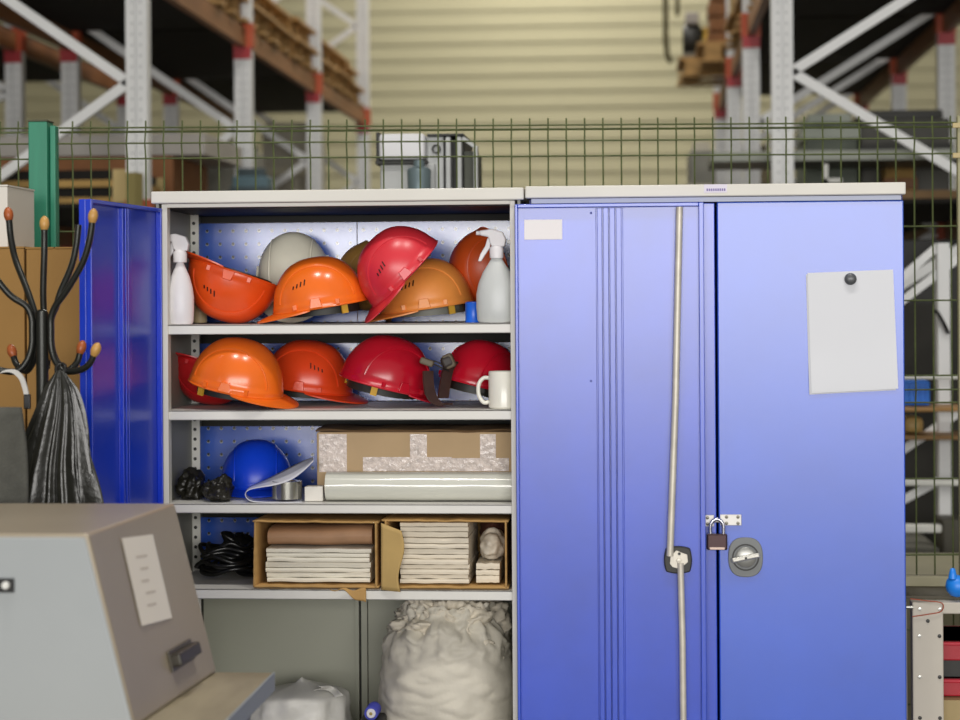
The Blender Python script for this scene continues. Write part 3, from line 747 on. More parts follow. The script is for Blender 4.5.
# ================================================================== bottom compartment
TB = SH[4][0]
sackm = mat('woven_sack', '#cdc7b8', .62, var=.06, vscale=9, bump=.25, bscale=30)
c = P(447, 700, .21)
t = thing('woven_sack', 'full white woven plastic sack with crumpled gathered top in the cabinet bottom', 'sack', (c.x, c.y, TB))
HS = PZ(603, .2) - TB
def sk(u, v):
    a = 2 * PI * u; z = v
    r = (.80 + .24 * sm(0, .25, z)) * (1 - .10 * sm(.45, .75, z)) * (1 - .34 * sm(.70, .98, z) ** 1.3)
    d = Vector((math.cos(a), math.sin(a) * .92, 0))
    # hanging folds: mostly horizontal creases low, gathers high
    n = .045 * noise.noise(Vector((d.x * 2.2, d.y * 2.2, z * 7))) + .060 * abs(noise.noise(Vector((d.x * 2.5, d.y * 2.5, z * 13 + 2))))
    top = sm(.55, .85, z)
    n += top * (.12 * noise.noise(Vector((d.x * 5, d.y * 5, z * 9 + 4))) + .10 * abs(noise.noise(Vector((d.x * 9 + 3, d.y * 9, z * 14)))))
    p = d * .168 * (r + n)
    zz = HS * (z + top * .035 * noise.noise(Vector((d.x * 6, d.y * 6, 9))))
    return Vector((c.x + p.x + .004, c.y + p.y, TB + max(.001, zz)))
b = MB().grid(sk, 130, 90, True); b.build('sack_body', sackm, t, smooth=180)
def crump(u, v):
    a = 2 * PI * u; th = (v - .5) * PI * .998; d = Vector((math.cos(th) * math.cos(a), math.cos(th) * math.sin(a), math.sin(th)))
    k = 1 + .34 * noise.noise(d * 2.1 + Vector((3, 1, 7))) - .42 * abs(noise.noise(d * 3.4 + Vector((9, 4, 2)))) + .20 * (.3 - abs(noise.noise(d * 8 + Vector((1, 8, 5))))) + .05 * noise.noise(d * 16)
    p = Vector((d.x * .150, d.y * .130, d.z * .100)) * k
    return Vector((c.x + .008 + p.x, c.y + p.y, min(TB + HS * .80 + p.z + .012 * math.sin(a * 2), SH[3][1] - .004)))
MB().grid(crump, 150, 90, True).build('gathered_mouth', mat('sack_mouth', '#d6cdbb', .6, var=.06, vscale=14, bump=.3, bscale=45), t, smooth=180)

c = P(300, 735, .20); zt = PZ(681, .2)
bagm = mat('white_film_bag', '#cfcdc6', .42, var=.05, vscale=8, bump=.2, bscale=25)
t = thing('plastic_bag', 'white plastic bag on the cabinet bottom behind the workbench corner', 'bag', (c.x, c.y, TB))
def bg(u, v):
    a = 2 * PI * u; d = Vector((math.cos(a), math.sin(a) * .8, 0)); z = v
    r = .140 * (1 - .12 * z) * (1 - sm(.72, 1.0, z) ** 2 * .95)
    r *= 1 + .10 * noise.noise(Vector((d.x * 2.5, d.y * 2.5, z * 3 + 2))) + .05 * abs(noise.noise(Vector((d.x * 6, d.y * 6, z * 5))))
    return Vector((c.x + d.x * r, c.y + d.y * r, TB + .001 + (zt - TB) * (z * (1 + .03 * d.x))))
MB().grid(bg, 90, 50, True).build('bag_body', bagm, t, smooth=180)
a = P(346, 690, .13)
MB().grid(lambda u, v: Vector((c.x + .06 + .055 * u + .01 * math.sin(5 * v), c.y - .08 + .03 * math.sin(3 * u) , TB + (zt - TB) * (.99 - .06 * v - .10 * u * u))), 10, 8).build('bag_corner', bagm, t, smooth=180, solid=.001)
# blue thread spool facing out
q = P(371, 713.5, .045)
t = thing('thread_cone', 'small blue and white thread spool between the two white bags', 'spool', (q.x, q.y, TB))
RX2 = Matrix.Rotation(PI / 2, 3, 'X')
MB().bb(q.x - .03, q.x + .03, q.y + .01, q.y + .10, TB + .001, q.z - .018).build('stand_block', mat('dark_block', '#2c2b26', .6), t, bevel=.003)
MB().lathe([(.001, .0), (.0165, .0), (.0175, -.002), (.0175, -.06), (.001, -.06)], q, 32, RX2).build('blue_thread', mat('thread_blue', '#3b42a8', .6), t, smooth=40)
MB().lathe([(.001, .003), (.010, .003), (.012, .0), (.012, -.002), (.001, -.002)], q, 28, RX2).build('white_core', mat('core_white', '#d9d6da', .5), t, smooth=40)
MB().lathe([(.001, .0045), (.004, .004), (.004, .002), (.001, .002)], q, 20, RX2).build('core_hole', mat('core_tan', '#a08a4a', .6), t, smooth=40)

# ================================================================== workbench and machine housing, front left
BZ = P(240, 672, -.90).z
bx = P(273, 672, -.90).x
t = thing('workbench', 'pale wooden bench top under the grey machine housing, front left', 'workbench', (-1.3, -1.3, 0))
benchm = mat('bench_top', '#958a72', .6, var=.14, vscale=5, stretch=(4, 1, 1))
MB().bb(-1.95, bx, -1.75, -.90, BZ - .034, BZ).build('bench_top', benchm, t, bevel=.004)
edge = mat('bench_edge', '#9aa0a2', .5)
MB().bb(bx, bx + .004, -1.75, -.90, BZ - .036, BZ + .001).build('edge_strip', edge, t, bevel=.001)
for x in (-1.9, bx - .09):
    for y in (-1.70, -.98): MB().bb(x, x + .05, y, y + .05, 0, BZ - .034).build('leg', mat('bench_leg', '#7b7d7c', .5), t)
hb0 = BZ + .001
YF, YBk = -1.42, -.905
A = P(88, 533.5, YF); B = P(175, 503.5, YBk); Cc = P(217, 672, YBk)
zt = (A.z + B.z) / 2
xtf, xtb, xb_b = A.x, B.x, Cc.x
slope = (xb_b - xtb)
xb_f = xtf + slope * .98
L = -1.90
t = thing('machine_housing', 'grey sheet metal machine housing with sloping sides on the wooden bench', 'machine', (-1.45, (YF + YBk) / 2, hb0))
hbm = mat('housing_taupe', '#a39784', .38, var=.05, vscale=3, metal=.15)
hfm = mat('housing_grey', '#a3a8aa', .5, var=.03, vscale=3)
MB().hexa([(L, YF, hb0), (xb_f, YF, hb0), (xb_b, YBk, hb0), (L, YBk, hb0), (L + .10, YF, zt), (xtf, YF, zt), (xtb, YBk, zt), (L + .10, YBk, zt)]).build('housing_shell', hbm, t, bevel=.006, seg=3)
dx = .010
MB().hexa([(L, YF - .007, hb0), (xb_f - .002, YF - .007, hb0), (xb_f - .002, YF - .0005, hb0), (L, YF - .0005, hb0), (L + .10, YF - .007, zt - .006), (xtf - .004, YF - .007, zt - .006), (xtf - .004, YF - .0005, zt - .006), (L + .10, YF - .0005, zt - .006)]).build('front_panel', hfm, t, bevel=.003)
def side(u, v, lift=.001):
    """point on the sloping right side: u front->back, v top->bottom"""
    tp = Vector((xtf, YF, zt)).lerp(Vector((xtb, YBk, zt)), u); bt = Vector((xb_f, YF, hb0)).lerp(Vector((xb_b, YBk, hb0)), u)
    n = Vector((zt - hb0, 0, slope)).normalized()
    return tp.lerp(bt, v) + n * lift
sn = Vector((zt - hb0, 0, slope)).normalized(); su = (side(1, .5) - side(0, .5)).normalized(); sn = (sn - su * sn.dot(su)).normalized(); sd = su.cross(sn)
Rside = Matrix((su, sn, sd)).transposed()
hnd = MB().box(side(.62, .80, .012), (.135, .022, .024), Rside).build('pull_handle', mat('handle_dark', '#3a362e', .4, .2), t, bevel=.004)
MB().box(side(.62, .80, .003), (.145, .004, .040), Rside).build('handle_plate', mat('handle_plate', '#4c463b', .4), hnd, bevel=.001)
q = P(6, 585, YF - .007)
MB().bb(q.x - .014, q.x + .0155, YF - .011, YF - .007, q.z - .013, q.z + .012).build('switch_plate', black, t, bevel=.0015)
MB().lathe([(.0, .006), (.006, .0055), (.007, .002), (.007, 0), (0, 0)], (q.x + .001, YF - .0105, q.z), 20, RX).build('switch_button', mat('button_white', '#e6e6e2', .4), t, smooth=40)
ns = MB()
def nf(u, v): return side(.30 + .34 * u - .015 * v, .10 + .47 * v + .04 * u - .02, .0022)
o = MB().grid(nf, 6, 10).build('note_sheet', mat('note_paper', '#f3ebdd', .6), smooth=180)
tag(o, 'cream note taped to the sloping side of the grey machine housing', 'note')
ink = mat('faint_ink', '#d6cbbd', .7)
b = MB()
for k in range(5):
    v0 = .22 + k * .14
    vs = [nf(.30 + .05 * (k % 2), v0) + sn * .0005, nf(.66 - .06 * (k % 3), v0) + sn * .0005, nf(.66 - .06 * (k % 3), v0 + .03) + sn * .0005, nf(.30 + .05 * (k % 2), v0 + .03) + sn * .0005]
    b.add(vs, [(0, 1, 2, 3)])
b.build('note_lines', ink, o)

# ================================================================== coat stand
SY = -.58
q = P(42, 320, SY); SX = q.x
t = thing('coat_stand', 'black tubular metal coat stand with wooden knobs, left of the blue door', 'coat stand', (SX, SY, 0))
tub = mat('black_tube', '#2b2c29', .32, .5)
zz = lambda py: P(42, py, SY).z
MB().tube([(SX, SY, .02), (SX, SY, zz(312))], .0135, 16).lathe([(0, .0135 * 0 + zz(309)), (.010, zz(310)), (.0135, zz(313))], (SX, SY, 0), 16, cap=False).build('pole', tub, t, smooth=60)
MB().lathe([(.001, .02), (.17, .012), (.175, .006), (.17, 0), (.001, 0)], (SX, SY, 0), 40).build('base', tub, t, smooth=40)
kn1 = mat('knob_light', '#c39552', .4, var=.1, vscale=40); kn2 = mat('knob_red', '#a5562a', .4, var=.1, vscale=40)
arms = ((-14, .126, 222, .128, 354, kn1, kn1), (42, .088, 224, .090, 353, None, kn2), (97, .02, 228, .06, 360, kn1, kn1), (143, .121, 217, .108, 356, kn2, kn2), (192, .140, 226, .122, 362, kn1, kn1), (268, .045, 0, .0, 0, None, None))
for k, (az, r1, y1, r2, y2, ka, kb_) in enumerate(arms[:5]):
    a = math.radians(az); d = Vector((math.cos(a), math.sin(a), 0)); s_ = r1 / .116
    def W(r, py): return Vector((SX, SY, zz(py))) + d * r
    if az == 97:
        pts = [W(.012, y1), W(.010, 250), W(.004 + .012, 290), W(.0215, 315), W(.0215, 345), W(.034, 364), W(.055, 368), W(.062, 360)]
        pts = [p + Vector((.0, 0, 0)) for p in pts]
        pts[0].x = pts[1].x = SX + .003
    else:
        pts = [W(r1, y1), W(r1 * .94, y1 + 20), W(r1 * .80, y1 + 42), W(r1 * .50, y1 + 68), W(.034, 306), W(.0225, 318), W(.0215, 330), W(.0225, 346), W(.033, 361), W(.055, 371), W(r2 * .75, 369.5), W(r2 * .92, 363), W(r2, y2)]
    sp = spline(pts, 6)
    hk = MB().tube(sp, .0072, 10).build('hook_arm', tub, t, smooth=60)
    def knob(p, dr, m, nm):
        dr = dr.normalized(); Rk = dr.to_track_quat('Z', 'Y').to_matrix()
        MB().lathe([(.004, -.006), (.0078, -.003), (.0105, .006), (.0108, .013), (.0085, .021), (.004, .026), (.0005, .0275)], p, 18, Rk).build('wooden_knob', m, hk, smooth=70)
    if ka: knob(sp[0], sp[0] - sp[1], ka, 'k')
    if kb_: knob(sp[-1], sp[-1] - sp[-2], kb_, 'k')

# things hanging from it
bagblk = mat('black_bag', '#262622', .24, var=.25, vscale=18, bump=.15, bscale=50)
hx_, hy_, hz_ = P(60, 372, SY - .058)
t = thing('bin_liner', 'gathered shiny black plastic bag hanging from a lower hook of the coat stand', 'bag', (hx_, hy_, hz_ - .60))
def fan(u, v):
    a = 2 * PI * u; z = hz_ + .004 - .55 * v
    k = sm(0, .08, v) * .008 + .122 * v ** .85
    r = .008 + k * (1 + .27 * math.sin(9 * a + 1.6 * math.sin(2 * a)) + .16 * math.sin(19 * a + 4 * v) + .15 * noise.noise(Vector((math.cos(a) * 2, math.sin(a) * 2, v * 4))))
    return Vector((hx_ + math.cos(a) * r - .020 * v + .006 * noise.noise(Vector((v * 4, 0, 0))), hy_ + math.sin(a) * r * .40, z))
MB().grid(fan, 150, 50, True).build('bag_body', bagblk, t, smooth=70)
grd = random.Random(4)
MB().tube(spline([(hx_ - .006, hy_, hz_ - .01), (hx_ - .010, hy_ + .006, hz_ + .010), (hx_, hy_ + .012, hz_ + .017), (hx_ + .010, hy_ + .006, hz_ + .010), (hx_ + .006, hy_, hz_ - .01)], 5), .004, 8).build('bag_tie', black, t, smooth=60)
grey = mat('grey_cloth', '#54544e', .9, var=.12, vscale=30, bump=.2, bscale=200)
def cloth(name, label, cat, outline_fn, nu, nv, m, th=.012):
    o = MB().grid(outline_fn, nu, nv).build(name, m, smooth=180, solid=th); return tag(o, label, cat)
y0 = SY + .10
def gc(u, v):
    l = P(72 + 2 * v, 398 + 190 * v, y0); r = P(80 + 22 * sm(.1, .65, v) , 400 + 190 * v - 6 * u, y0)
    p = l.lerp(r, u); p.y += .012 * math.sin(u * 5 + v * 3) ; return p
cloth('work_jacket', 'grey cloth flap hanging behind the black plastic bag beside the blue door', 'jacket', gc, 12, 30, grey)
y1 = SY - .19
def gj(u, v):
    l = P(-60, 404 + 250 * v, y1); r = P(15 + 22 * v + 2 * math.sin(v * 9), 404 + 4 * u + 250 * v, y1)
    p = l.lerp(r, u); p.y += .020 * math.sin(u * 7 + v * 1.5) - .02 * math.sin(u * PI); p.z -= 0; return p
cloth('work_jacket', 'dark grey jacket hanging at the left edge of the frame behind the housing', 'jacket', gj, 30, 30, grey, .02)
pts = spline([P(-6, 378, SY - .055), P(2, 372, SY - .06), P(13, 371, SY - .062), P(21, 377, SY - .062), P(25, 387, SY - .06), P(27, 396, SY - .06)], 6)
st = MB(); vs = []
for p in pts: vs += [p + Vector((0, -.004, 0)) + Vector((.0045, 0, .003)), p + Vector((0, -.004, 0)) - Vector((.0045, 0, .003)), p + Vector((0, .002, 0)) - Vector((.0045, 0, .003)), p + Vector((0, .002, 0)) + Vector((.0045, 0, .003))]
n = len(pts); st.add(vs, [(4 * i + k, 4 * i + (k + 1) % 4, 4 * i + 4 + (k + 1) % 4, 4 * i + 4 + k) for i in range(n - 1) for k in range(4)] + [(0, 1, 2, 3), (4 * n - 4, 4 * n - 3, 4 * n - 2, 4 * n - 1)])
t = thing('lanyard', 'white strap with black clip looped over the left lower hook', 'strap', pts[-1])
st.build('strap', mat('white_strap', '#c9c7c2', .6), t, smooth=50)
MB().bb(pts[-1].x - .006, pts[-1].x + .008, pts[-1].y - .006, pts[-1].y + .004, pts[-1].z - .028, pts[-1].z + .004).build('clip', black, t, bevel=.002)

# cartons stacked left of the cabinet
y0, y1 = -.10, .33
xr = P(83.5, 300, y0).x; xs_ = P(25, 300, y0).x
zt = P(50, 247, y0).z
def box_thing(name, label, x0, x1, y0, y1, z0, z1, m, tape_m=None, grp=None):
    t = thing(name, label, 'box', ((x0 + x1) / 2, (y0 + y1) / 2, z0), grp)
    MB().bb(x0, x1, y0, y1, z0, z1 - .004).build('carton_body', m, t, bevel=.003)
    MB().bb(x0 - .001, (x0 + x1) / 2 - .002, y0 - .001, y1 + .001, z1 - .004, z1).bb((x0 + x1) / 2 + .002, x1 + .001, y0 - .001, y1 + .001, z1 - .004, z1).build('top_flaps', m, t)
    return t
cbig = mat('carton_big', '#9c753c', .75, var=.05, vscale=5)
box_thing('large_carton', 'tall brown carton standing right of its twin, behind the coat stand', xs_ + .003, xr, y0, y1, 0, zt, cbig, grp='large brown cartons')
box_thing('large_carton', 'tall brown carton at the left frame edge under the white box', xs_ - .46, xs_ - .002, y0, y1, 0, zt + .002, cbig, grp='large brown cartons')
x1 = P(34.5, 215, .30).x
t = box_thing('white_box', 'white box on top of the tall brown cartons at the left edge', x1 - .34, x1, .08, .30, zt + .003, PZ(184.5, .08, 20) , mat('white_board', '#d9d6cf', .6))

# ================================================================== mesh fence behind the cabinets
FY = .58
def FYx(x): return .51 + .082 * (x + 1.6)
wire = mat('green_wire', '#57613a', .45, var=.2, vscale=40, metal=.1)
def fence(label, xa, xb, n, ph=.35):
    t = thing('mesh_fence', label, 'fence', ((xa + xb) / 2, FYx((xa + xb) / 2), 0), 'welded mesh fence panels')
    b = MB(); r = .0023; Y0 = FYx(.1)
    zh = [PZ(y, Y0, 668) for y in (124.5, 140.5, 155.5, 228, 302, 377, 391, 404, 480, 556)]
    z_top = PZ(117.5, Y0, 668)
    zh += [zh[-1] - .206 * k for k in (1, 2, 3)]
    fy = lambda x, z: FYx(x) - .012 * max(0, 1 - abs(z - zh[1]) / .044) - .012 * max(0, 1 - abs(z - zh[6]) / .038)
    zs = sorted(set([z_top, zh[0], zh[1], zh[2], zh[5], zh[6], zh[7], .05]), reverse=True)
    for k in range(n):
        x = xa + (xb - xa) * (k + ph) / n; b.tube([(x, fy(x, z), z) for z in zs], r, 5)
    for i, z in enumerate(zh):
        b.tube([(xa, fy(xa, z) - .004, z), (xb, fy(xb, z) - .004, z)], .0026, 6)
        if i == 0: b.tube([(xa, fy(xa, z) + .004, z - .011), (xb, fy(xb, z) + .004, z - .011)], .0034, 6)
    b.build('wire_mesh', wire, t, smooth=60)
    return t
FY = FYx(-1.65); xg0, xg1 = P(32, 180, FY).x, P(55, 180, FY).x
FE = FYx(.78); xe = P(960, 180, FE).x
f1 = fence('long green wire mesh fence panel running behind both cabinets', xg1 + .012, xe - .01, 49, .72)
f2 = fence('short end of green wire mesh left of the green post', xg0 - .50, xg0 - .004, 10)
f3 = fence('green wire mesh panel beyond the olive post at the right edge', xe + .012, xe + .9, 18)
t = thing('fence_post', 'bright green square fence post at the left, above the cartons', 'post', ((xg0 + xg1) / 2, FY, 0))
ztp = PZ(122.5, FY, 45)
pg = mat('post_green', '#2f8368', .45, var=.12, vscale=10, stretch=(4, 4, .3))
MB().bb(xg0, xg1 - .012, FY - .032, FY + .03, 0, ztp).bb(xg1 - .010, xg1 + .006, FY - .015, FY + .02, .1, ztp - .01).build('post_tube', pg, t, bevel=.003)
MB().bb(xg0 - .001, xg1 - .011, FY - .033, FY + .031, ztp, ztp + .005).build('post_cap', mat('cap_dark', '#4a4a36', .5), t, bevel=.001)
t = thing('fence_post', 'thin olive fence post at the right edge of the frame', 'post', (xe, FE, 0))
MB().bb(xe - .008, xe + .010, FE - .012, FE + .012, 0, PZ(116, FE, 955)).build('post_tube', mat('post_olive', '#9a9670', .5, var=.1), t, bevel=.002)
for py in (156, 126): MB().bb(xe - .022, xe + .012, FE - .020, FE - .012, PZ(py + 2.5, FE, 950), PZ(py - 2.5, FE, 950)).build('clamp', mat('clamp_brass', '#b09c64', .4), t, bevel=.001)

# ================================================================== motor unit standing behind the fence
MY = 1.25
def mx(px): return P(px, 160, MY).x
def mz(py): return PZ(py, MY, 420)
t = thing('motor_unit', 'grey machine unit with white cover and motor standing behind the fence', 'machine', (mx(425), MY + .2, 0))
lg = mat('machine_grey', '#b3b5b4', .4, var=.04); mw = mat('machine_white', '#dcdcdf', .4); mdk = mat('machine_dark', '#23231f', .5); mg_ = mat('motor_grey', '#6f7f84', .4, .3)
MB().bb(mx(380), mx(435), MY, MY + .4, 0, mz(163)).build('lower_body', lg, t, bevel=.006)
MB().bb(mx(380), mx(426), MY - .03, MY + .35, mz(160), mz(134)).build('white_cover', mw, t, bevel=.012, seg=3)
MB().bb(mx(376), mx(428), MY - .015, MY + .3, mz(164.5), mz(160.5)).bb(mx(376.5), mx(380), MY - .01, MY + .3, mz(162), mz(132)).build('cover_gasket', mdk, t, bevel=.002)
MB().bb(mx(426), mx(443), MY + .02, MY + .35, 0, mz(136)).build('side_panel', lg, t, bevel=.004)
for px0, px1 in ((445.5, 450.5), (457, 461.5)): MB().bb(mx(px0), mx(px1), MY, MY + .05, 0, mz(137)).build('frame_bar', lg, t, bevel=.003)
MB().bb(mx(443), mx(463), MY + .06, MY + .35, 0, mz(138)).build('dark_body', mdk, t, bevel=.004)
MB().bb(mx(427), mx(464), MY - .004, MY + .33, mz(136.5), mz(134)).build('top_rail', mdk, t, bevel=.002)
MB().bar((mx(462), MY + .02, mz(138)), (mx(477), MY + .02, mz(149)), .03, .012).bb(mx(473.5), mx(477.5), MY + .0, MY + .04, 0, mz(149)).build('corner_frame', lg, t, bevel=.002)
MB().bb(mx(463), mx(474), MY + .04, MY + .3, 0, mz(151)).build('dark_side', mat('dark_olive', '#3c4030', .5), t)
MB().lathe([(.001, mz(195)), (.035, mz(195)), (.0365, mz(172)), (.032, mz(170)), (.018, mz(168)), (.016, mz(162)), (.001, mz(162))], (mx(421.5), MY - .07, 0), 32).build('motor_can', mg_, t, smooth=40)
MB().lathe([(.001, .0), (.036, .0), (.036, mz(195)), (.001, mz(195))], (mx(421.5), MY - .07, 0), 32).build('motor_column', mg_, t, smooth=40)
MB().lathe([(.010, 0), (.014, 0), (.014, .02), (.010, .02), (.010, 0)], (mx(436), MY + .021, mz(149)), 24, RX, cap=False).build('gauge_ring', MATS['machine_dark'], t, smooth=40)

# ================================================================== bench behind, right edge
RY = .10
def rx(px): return P(px, 640, RY).x
def rz(py): return PZ(py, RY, 930)
fr = mat('bench_frame_grey', '#bdb6aa', .5, var=.04)
t = thing('steel_bench', 'light grey bolted steel bench right of the cabinets', 'bench', (rx(950), RY + .2, 0))
lgx0, lgx1 = rx(912.5), rx(943.5)
o = MB().bb(lgx0, lgx1, RY, RY + .04, 0, rz(603)).build('leg', fr, t, bevel=.003)
for px, py, m in ((920, 609, steel), (940, 609, steel), (928, 621, darkp), (919.5, 636, steel), (939.5, 636, black), (919.5, 677, steel), (939.5, 677, black), (919.5, 718, black), (939.5, 718, darkp)):
    MB().lathe([(0, .003), (.0042, .0025), (.0048, 0), (0, 0)], (rx(px), RY, rz(py)), 14, RX).build('bolt', m, o, smooth=40)
MB().bb(lgx0, lgx0 + 1.1, RY + .001, RY + .05, rz(614), rz(602.5)).build('front_rail', fr, t, bevel=.003)
MB().bb(lgx0 - .02, lgx0 + 1.12, RY + .05, RY + .43, rz(602), rz(599)).build('bench_top', mat('bench_dark_top', '#4a4434', .6, var=.2), t)
MB().bb(lgx0 - .02, lgx0 + 1.12, RY + .21, RY + .23, rz(599), rz(599) + .026).build('rear_lip', mat('olive_lip', '#a39d80', .6), t, bevel=.002)
MB().bb(rx(907), rx(910.5), RY + .06, RY + .1, 0, rz(606)).build('back_leg', fr, t)
MB().tube([(rx(906), RY - .006, rz(607)), (rx(913), RY - .006, rz(607))], .0045, 10).build('pin', steel, t, smooth=40)
MB().bb(lgx0 + .2, lgx0 + 1.1, RY + .36, RY + .40, 0, rz(602)).build('back_leg', fr, t)
MB().bb(lgx1 - .01, lgx0 + 1.1, RY + .06, RY + .36, rz(720) - .1, rz(705)).build('lower_shelf', mat('shelf_wood', '#a8946a', .7), t)
tw = mat('twine', '#a8523a', .7)
o = MB().tube(spline([(rx(912), RY - .004, rz(616.5)), (rx(928), RY - .005, rz(614)), (rx(941), RY - .004, rz(611)), (rx(942), RY - .002, rz(603)), (rx(925), RY - .002, rz(600.5)), (rx(911), RY + .01, rz(599.5))], 6), .0014, 6).build('twine', tw, smooth=60)
tag(o, 'thin reddish twine wrapped round the corner of the grey steel bench', 'twine')
redm = mat('red_crate', '#b01a2c', .45)
t = thing('red_crate', 'red plastic crate under the steel bench, upper one', 'crate', (rx(975), RY + .2, rz(670)))
MB().bb(rx(944.5), rx(1010), RY + .10, RY + .33, rz(668), rz(648)).build('crate_body', redm, t, bevel=.004)
MB().bb(rx(944), rx(1011), RY + .09, RY + .34, rz(652), rz(648)).build('crate_rim', mat('red_rim', '#c4263a', .4), t, bevel=.003)
t = thing('red_crate', 'red plastic crate under the steel bench, lower one', 'crate', (rx(975), RY + .2, rz(704)))
MB().bb(rx(944.5), rx(1010), RY + .10, RY + .33, rz(704.5), rz(686)).build('crate_body', redm, t, bevel=.004)
MB().bb(rx(944), rx(1011), RY + .09, RY + .34, rz(690), rz(686)).build('crate_rim', MATS['red_rim'], t, bevel=.003)
MB().bb(rx(946), rx(1010), RY + .12, RY + .32, rz(686) + .001, rz(668) - .002).build('dark_tray', mdk, None)
tag(bpy.data.objects['dark_tray'], 'black tray between the two red crates under the steel bench', 'tray')
q = P(957, 586, RY + .03)
bl = mat('bright_blue', '#1f86ee', .4, spec=.6)
t = thing('squeeze_bulb', 'bright blue rubber bulb on the steel bench at the right edge', 'bulb', (q.x, q.y, rz(599)))
r = q.z - rz(599); 
MB().lathe([(.001, -r), (r * .55, -r * .84), (r * .9, -r * .45), (r, 0), (r * .9, r * .5), (r * .6, r * .82), (.001, r)], q, 32).build('bulb', bl, t, smooth=80)
MB().lathe([(.011, 0), (.009, .012), (.006, .024), (.001, .026)], (q.x - .012, q.y - .012, q.z + r * .72), 16, cap=False).build('spout', bl, t, smooth=60)

# ================================================================== pallet racks
UP_ = dots_mat('rack_upright', '#dadbdb', .45, .020, .05, .0062, '#aeb0b1')
UPg = mat('rack_groove', '#8f9293', .5)
orange = mat('beam_orange', '#8a5a34', .5, var=.18, vscale=4); red = mat('connector_red', '#a3242c', .5); orr = mat('connector_orange', '#b8502c', .5)
braced = mat('rack_brace', '#dfe0e0', .45, var=.03)
deckm = mat('deck_shade', '#17130e', .9, var=.3, vscale=3)  # almost black, shade of the deck undersides put into the colour
W0 = .10
def upright(t, x, y, z1):
    b = MB()
    b.bb(-.05, -.006, -.004, .07, 0, z1).bb(.006, .05, -.004, .07, 0, z1).bb(-.006, .006, .012, .07, 0, z1)
    o = b.build('upright', UP_, t, local=True); o.location = (x - BASE[t].x, y - BASE[t].y, 0); return o
def rack(name, label, xa, depth, sgn, ys, zc, znode, levels):
    """frames stand across the aisle at every y; xa = aisle side, depth to sgn"""
    t = thing(name, label, 'rack', (xa + sgn * depth / 2, ys[0], 0), 'pallet racks along the aisle')
    xo = xa + sgn * depth
    for y in ys:
        upright(t, xa, y, 5.6); upright(t, xo, y, 5.6)
        z = znode; k = 0
        for j in range(-3, 5):
            z0 = znode + .66 * j
            if z0 < .3 or z0 > 5.2: continue
            a = (xa, xo) if j % 2 == 0 else (xo, xa)
            MB().bar((a[0] + sgn * (.045 if j % 2 == 0 else -.045), y + .035, z0), (a[1] + sgn * (-.045 if j % 2 == 0 else .045), y + .035, z0 + .66), .03, .046).build('brace', braced, t)
        for zl in levels:
            for x in (xa, xo):
                MB().bb(x - .052, x + .052, y - .012, y - .006, zl - .05, zl + .02).build('connector', red, t)
                MB().bb(x - .058 if x == xa and sgn < 0 else x - .058, x + .058, y - .006, y + .08, zl + .02, zl + .16).build('connector', orr, t)
    for i in range(len(ys) - 1):
        for zl in levels:
            for x in (xa, xo): MB().bb(x - .022, x + .022, ys[i] + .08, ys[i + 1], zl + .02, zl + .13).build('beam', orange, t)
            b = MB(); n = 9; y0, y1 = ys[i] + .06, ys[i + 1] - .02
            b.bb(min(xa, xo), max(xa, xo), y0, y1, zl + .13, zl + .15); b.build('deck', deckm, t)
    return t
LX = P(137, 150, 4.1).x; RXk = P(782.5, 100, 4.47).x
lys = [4.10, 6.52, 9.00, 11.48]; rys = [4.47, 6.98, 9.08, 11.4]
ZL = 3.115; ZR = 3.19
rack('pallet_rack', 'grey pallet rack left of the aisle, its front frame behind the green post', LX, 1.04, -1, lys, ZL, 2.655, (ZL, 1.95, .55))
rack('pallet_rack', 'second grey pallet rack back to back at the far left edge', LX - 1.04 - .34, 1.04, -1, lys[:3], ZL, 2.9, (ZL, 1.95))
rack('pallet_rack', 'grey pallet rack right of the aisle above the locked cabinet', RXk, 1.15, 1, rys, ZR, 2.70, (ZR, 1.95, .85))

# --- pallets and loads on the beams
def make_pallet(label, loc):
    t = thing('wooden_pallet', label, 'pallet', loc, 'wooden pallets on the rack beams'); x, y, z = loc
    L_, D_ = 1.10, .75
    b = MB()
    for k in range(7): b.bb(x - L_ / 2, x + L_ / 2, y - D_ / 2 + k * .1086, y - D_ / 2 + k * .1086 + .098, z + .122, z + .144)
    b.build('top_boards', wood, t)
    b = MB()
    for k in (0, .325, .65): b.bb(x - L_ / 2, x + L_ / 2, y - D_ / 2 + k, y - D_ / 2 + k + .10, z, z + .022)
    b.build('bottom_boards', wood, t)
    for i in (-.5, -.06, .38):
        for k in (0, .325, .65): MB().bb(x + i, x + i + .12, y - D_ / 2 + k, y - D_ / 2 + k + .10, z + .022, z + .122).build('block', wood, t)
    return t
ordn = ['nearest', 'second', 'third', 'fourth', 'fifth', 'sixth', 'seventh', 'farthest']
pal0 = None
zp = ZL + .151
pys = [4.62, 5.50, 6.05 + .98, 7.90, 8.52 + .98, 10.4, 11.15]
def pal(label, loc):
    global pal0, pal_base
    if pal0 is None: pal0 = make_pallet(label, loc); return pal0
    return dup(pal0, loc, label)
rnd = random.Random(5)
lm = [mat('load_wood', '#a9884f', .85, var=.25, vscale=6), mat('load_brown', '#7d5b35', .85, var=.25, vscale=6), carton, mat('load_pale', '#c2ac78', .8, var=.15, vscale=6), mat('load_grey', '#7d7c73', .7, var=.2)]
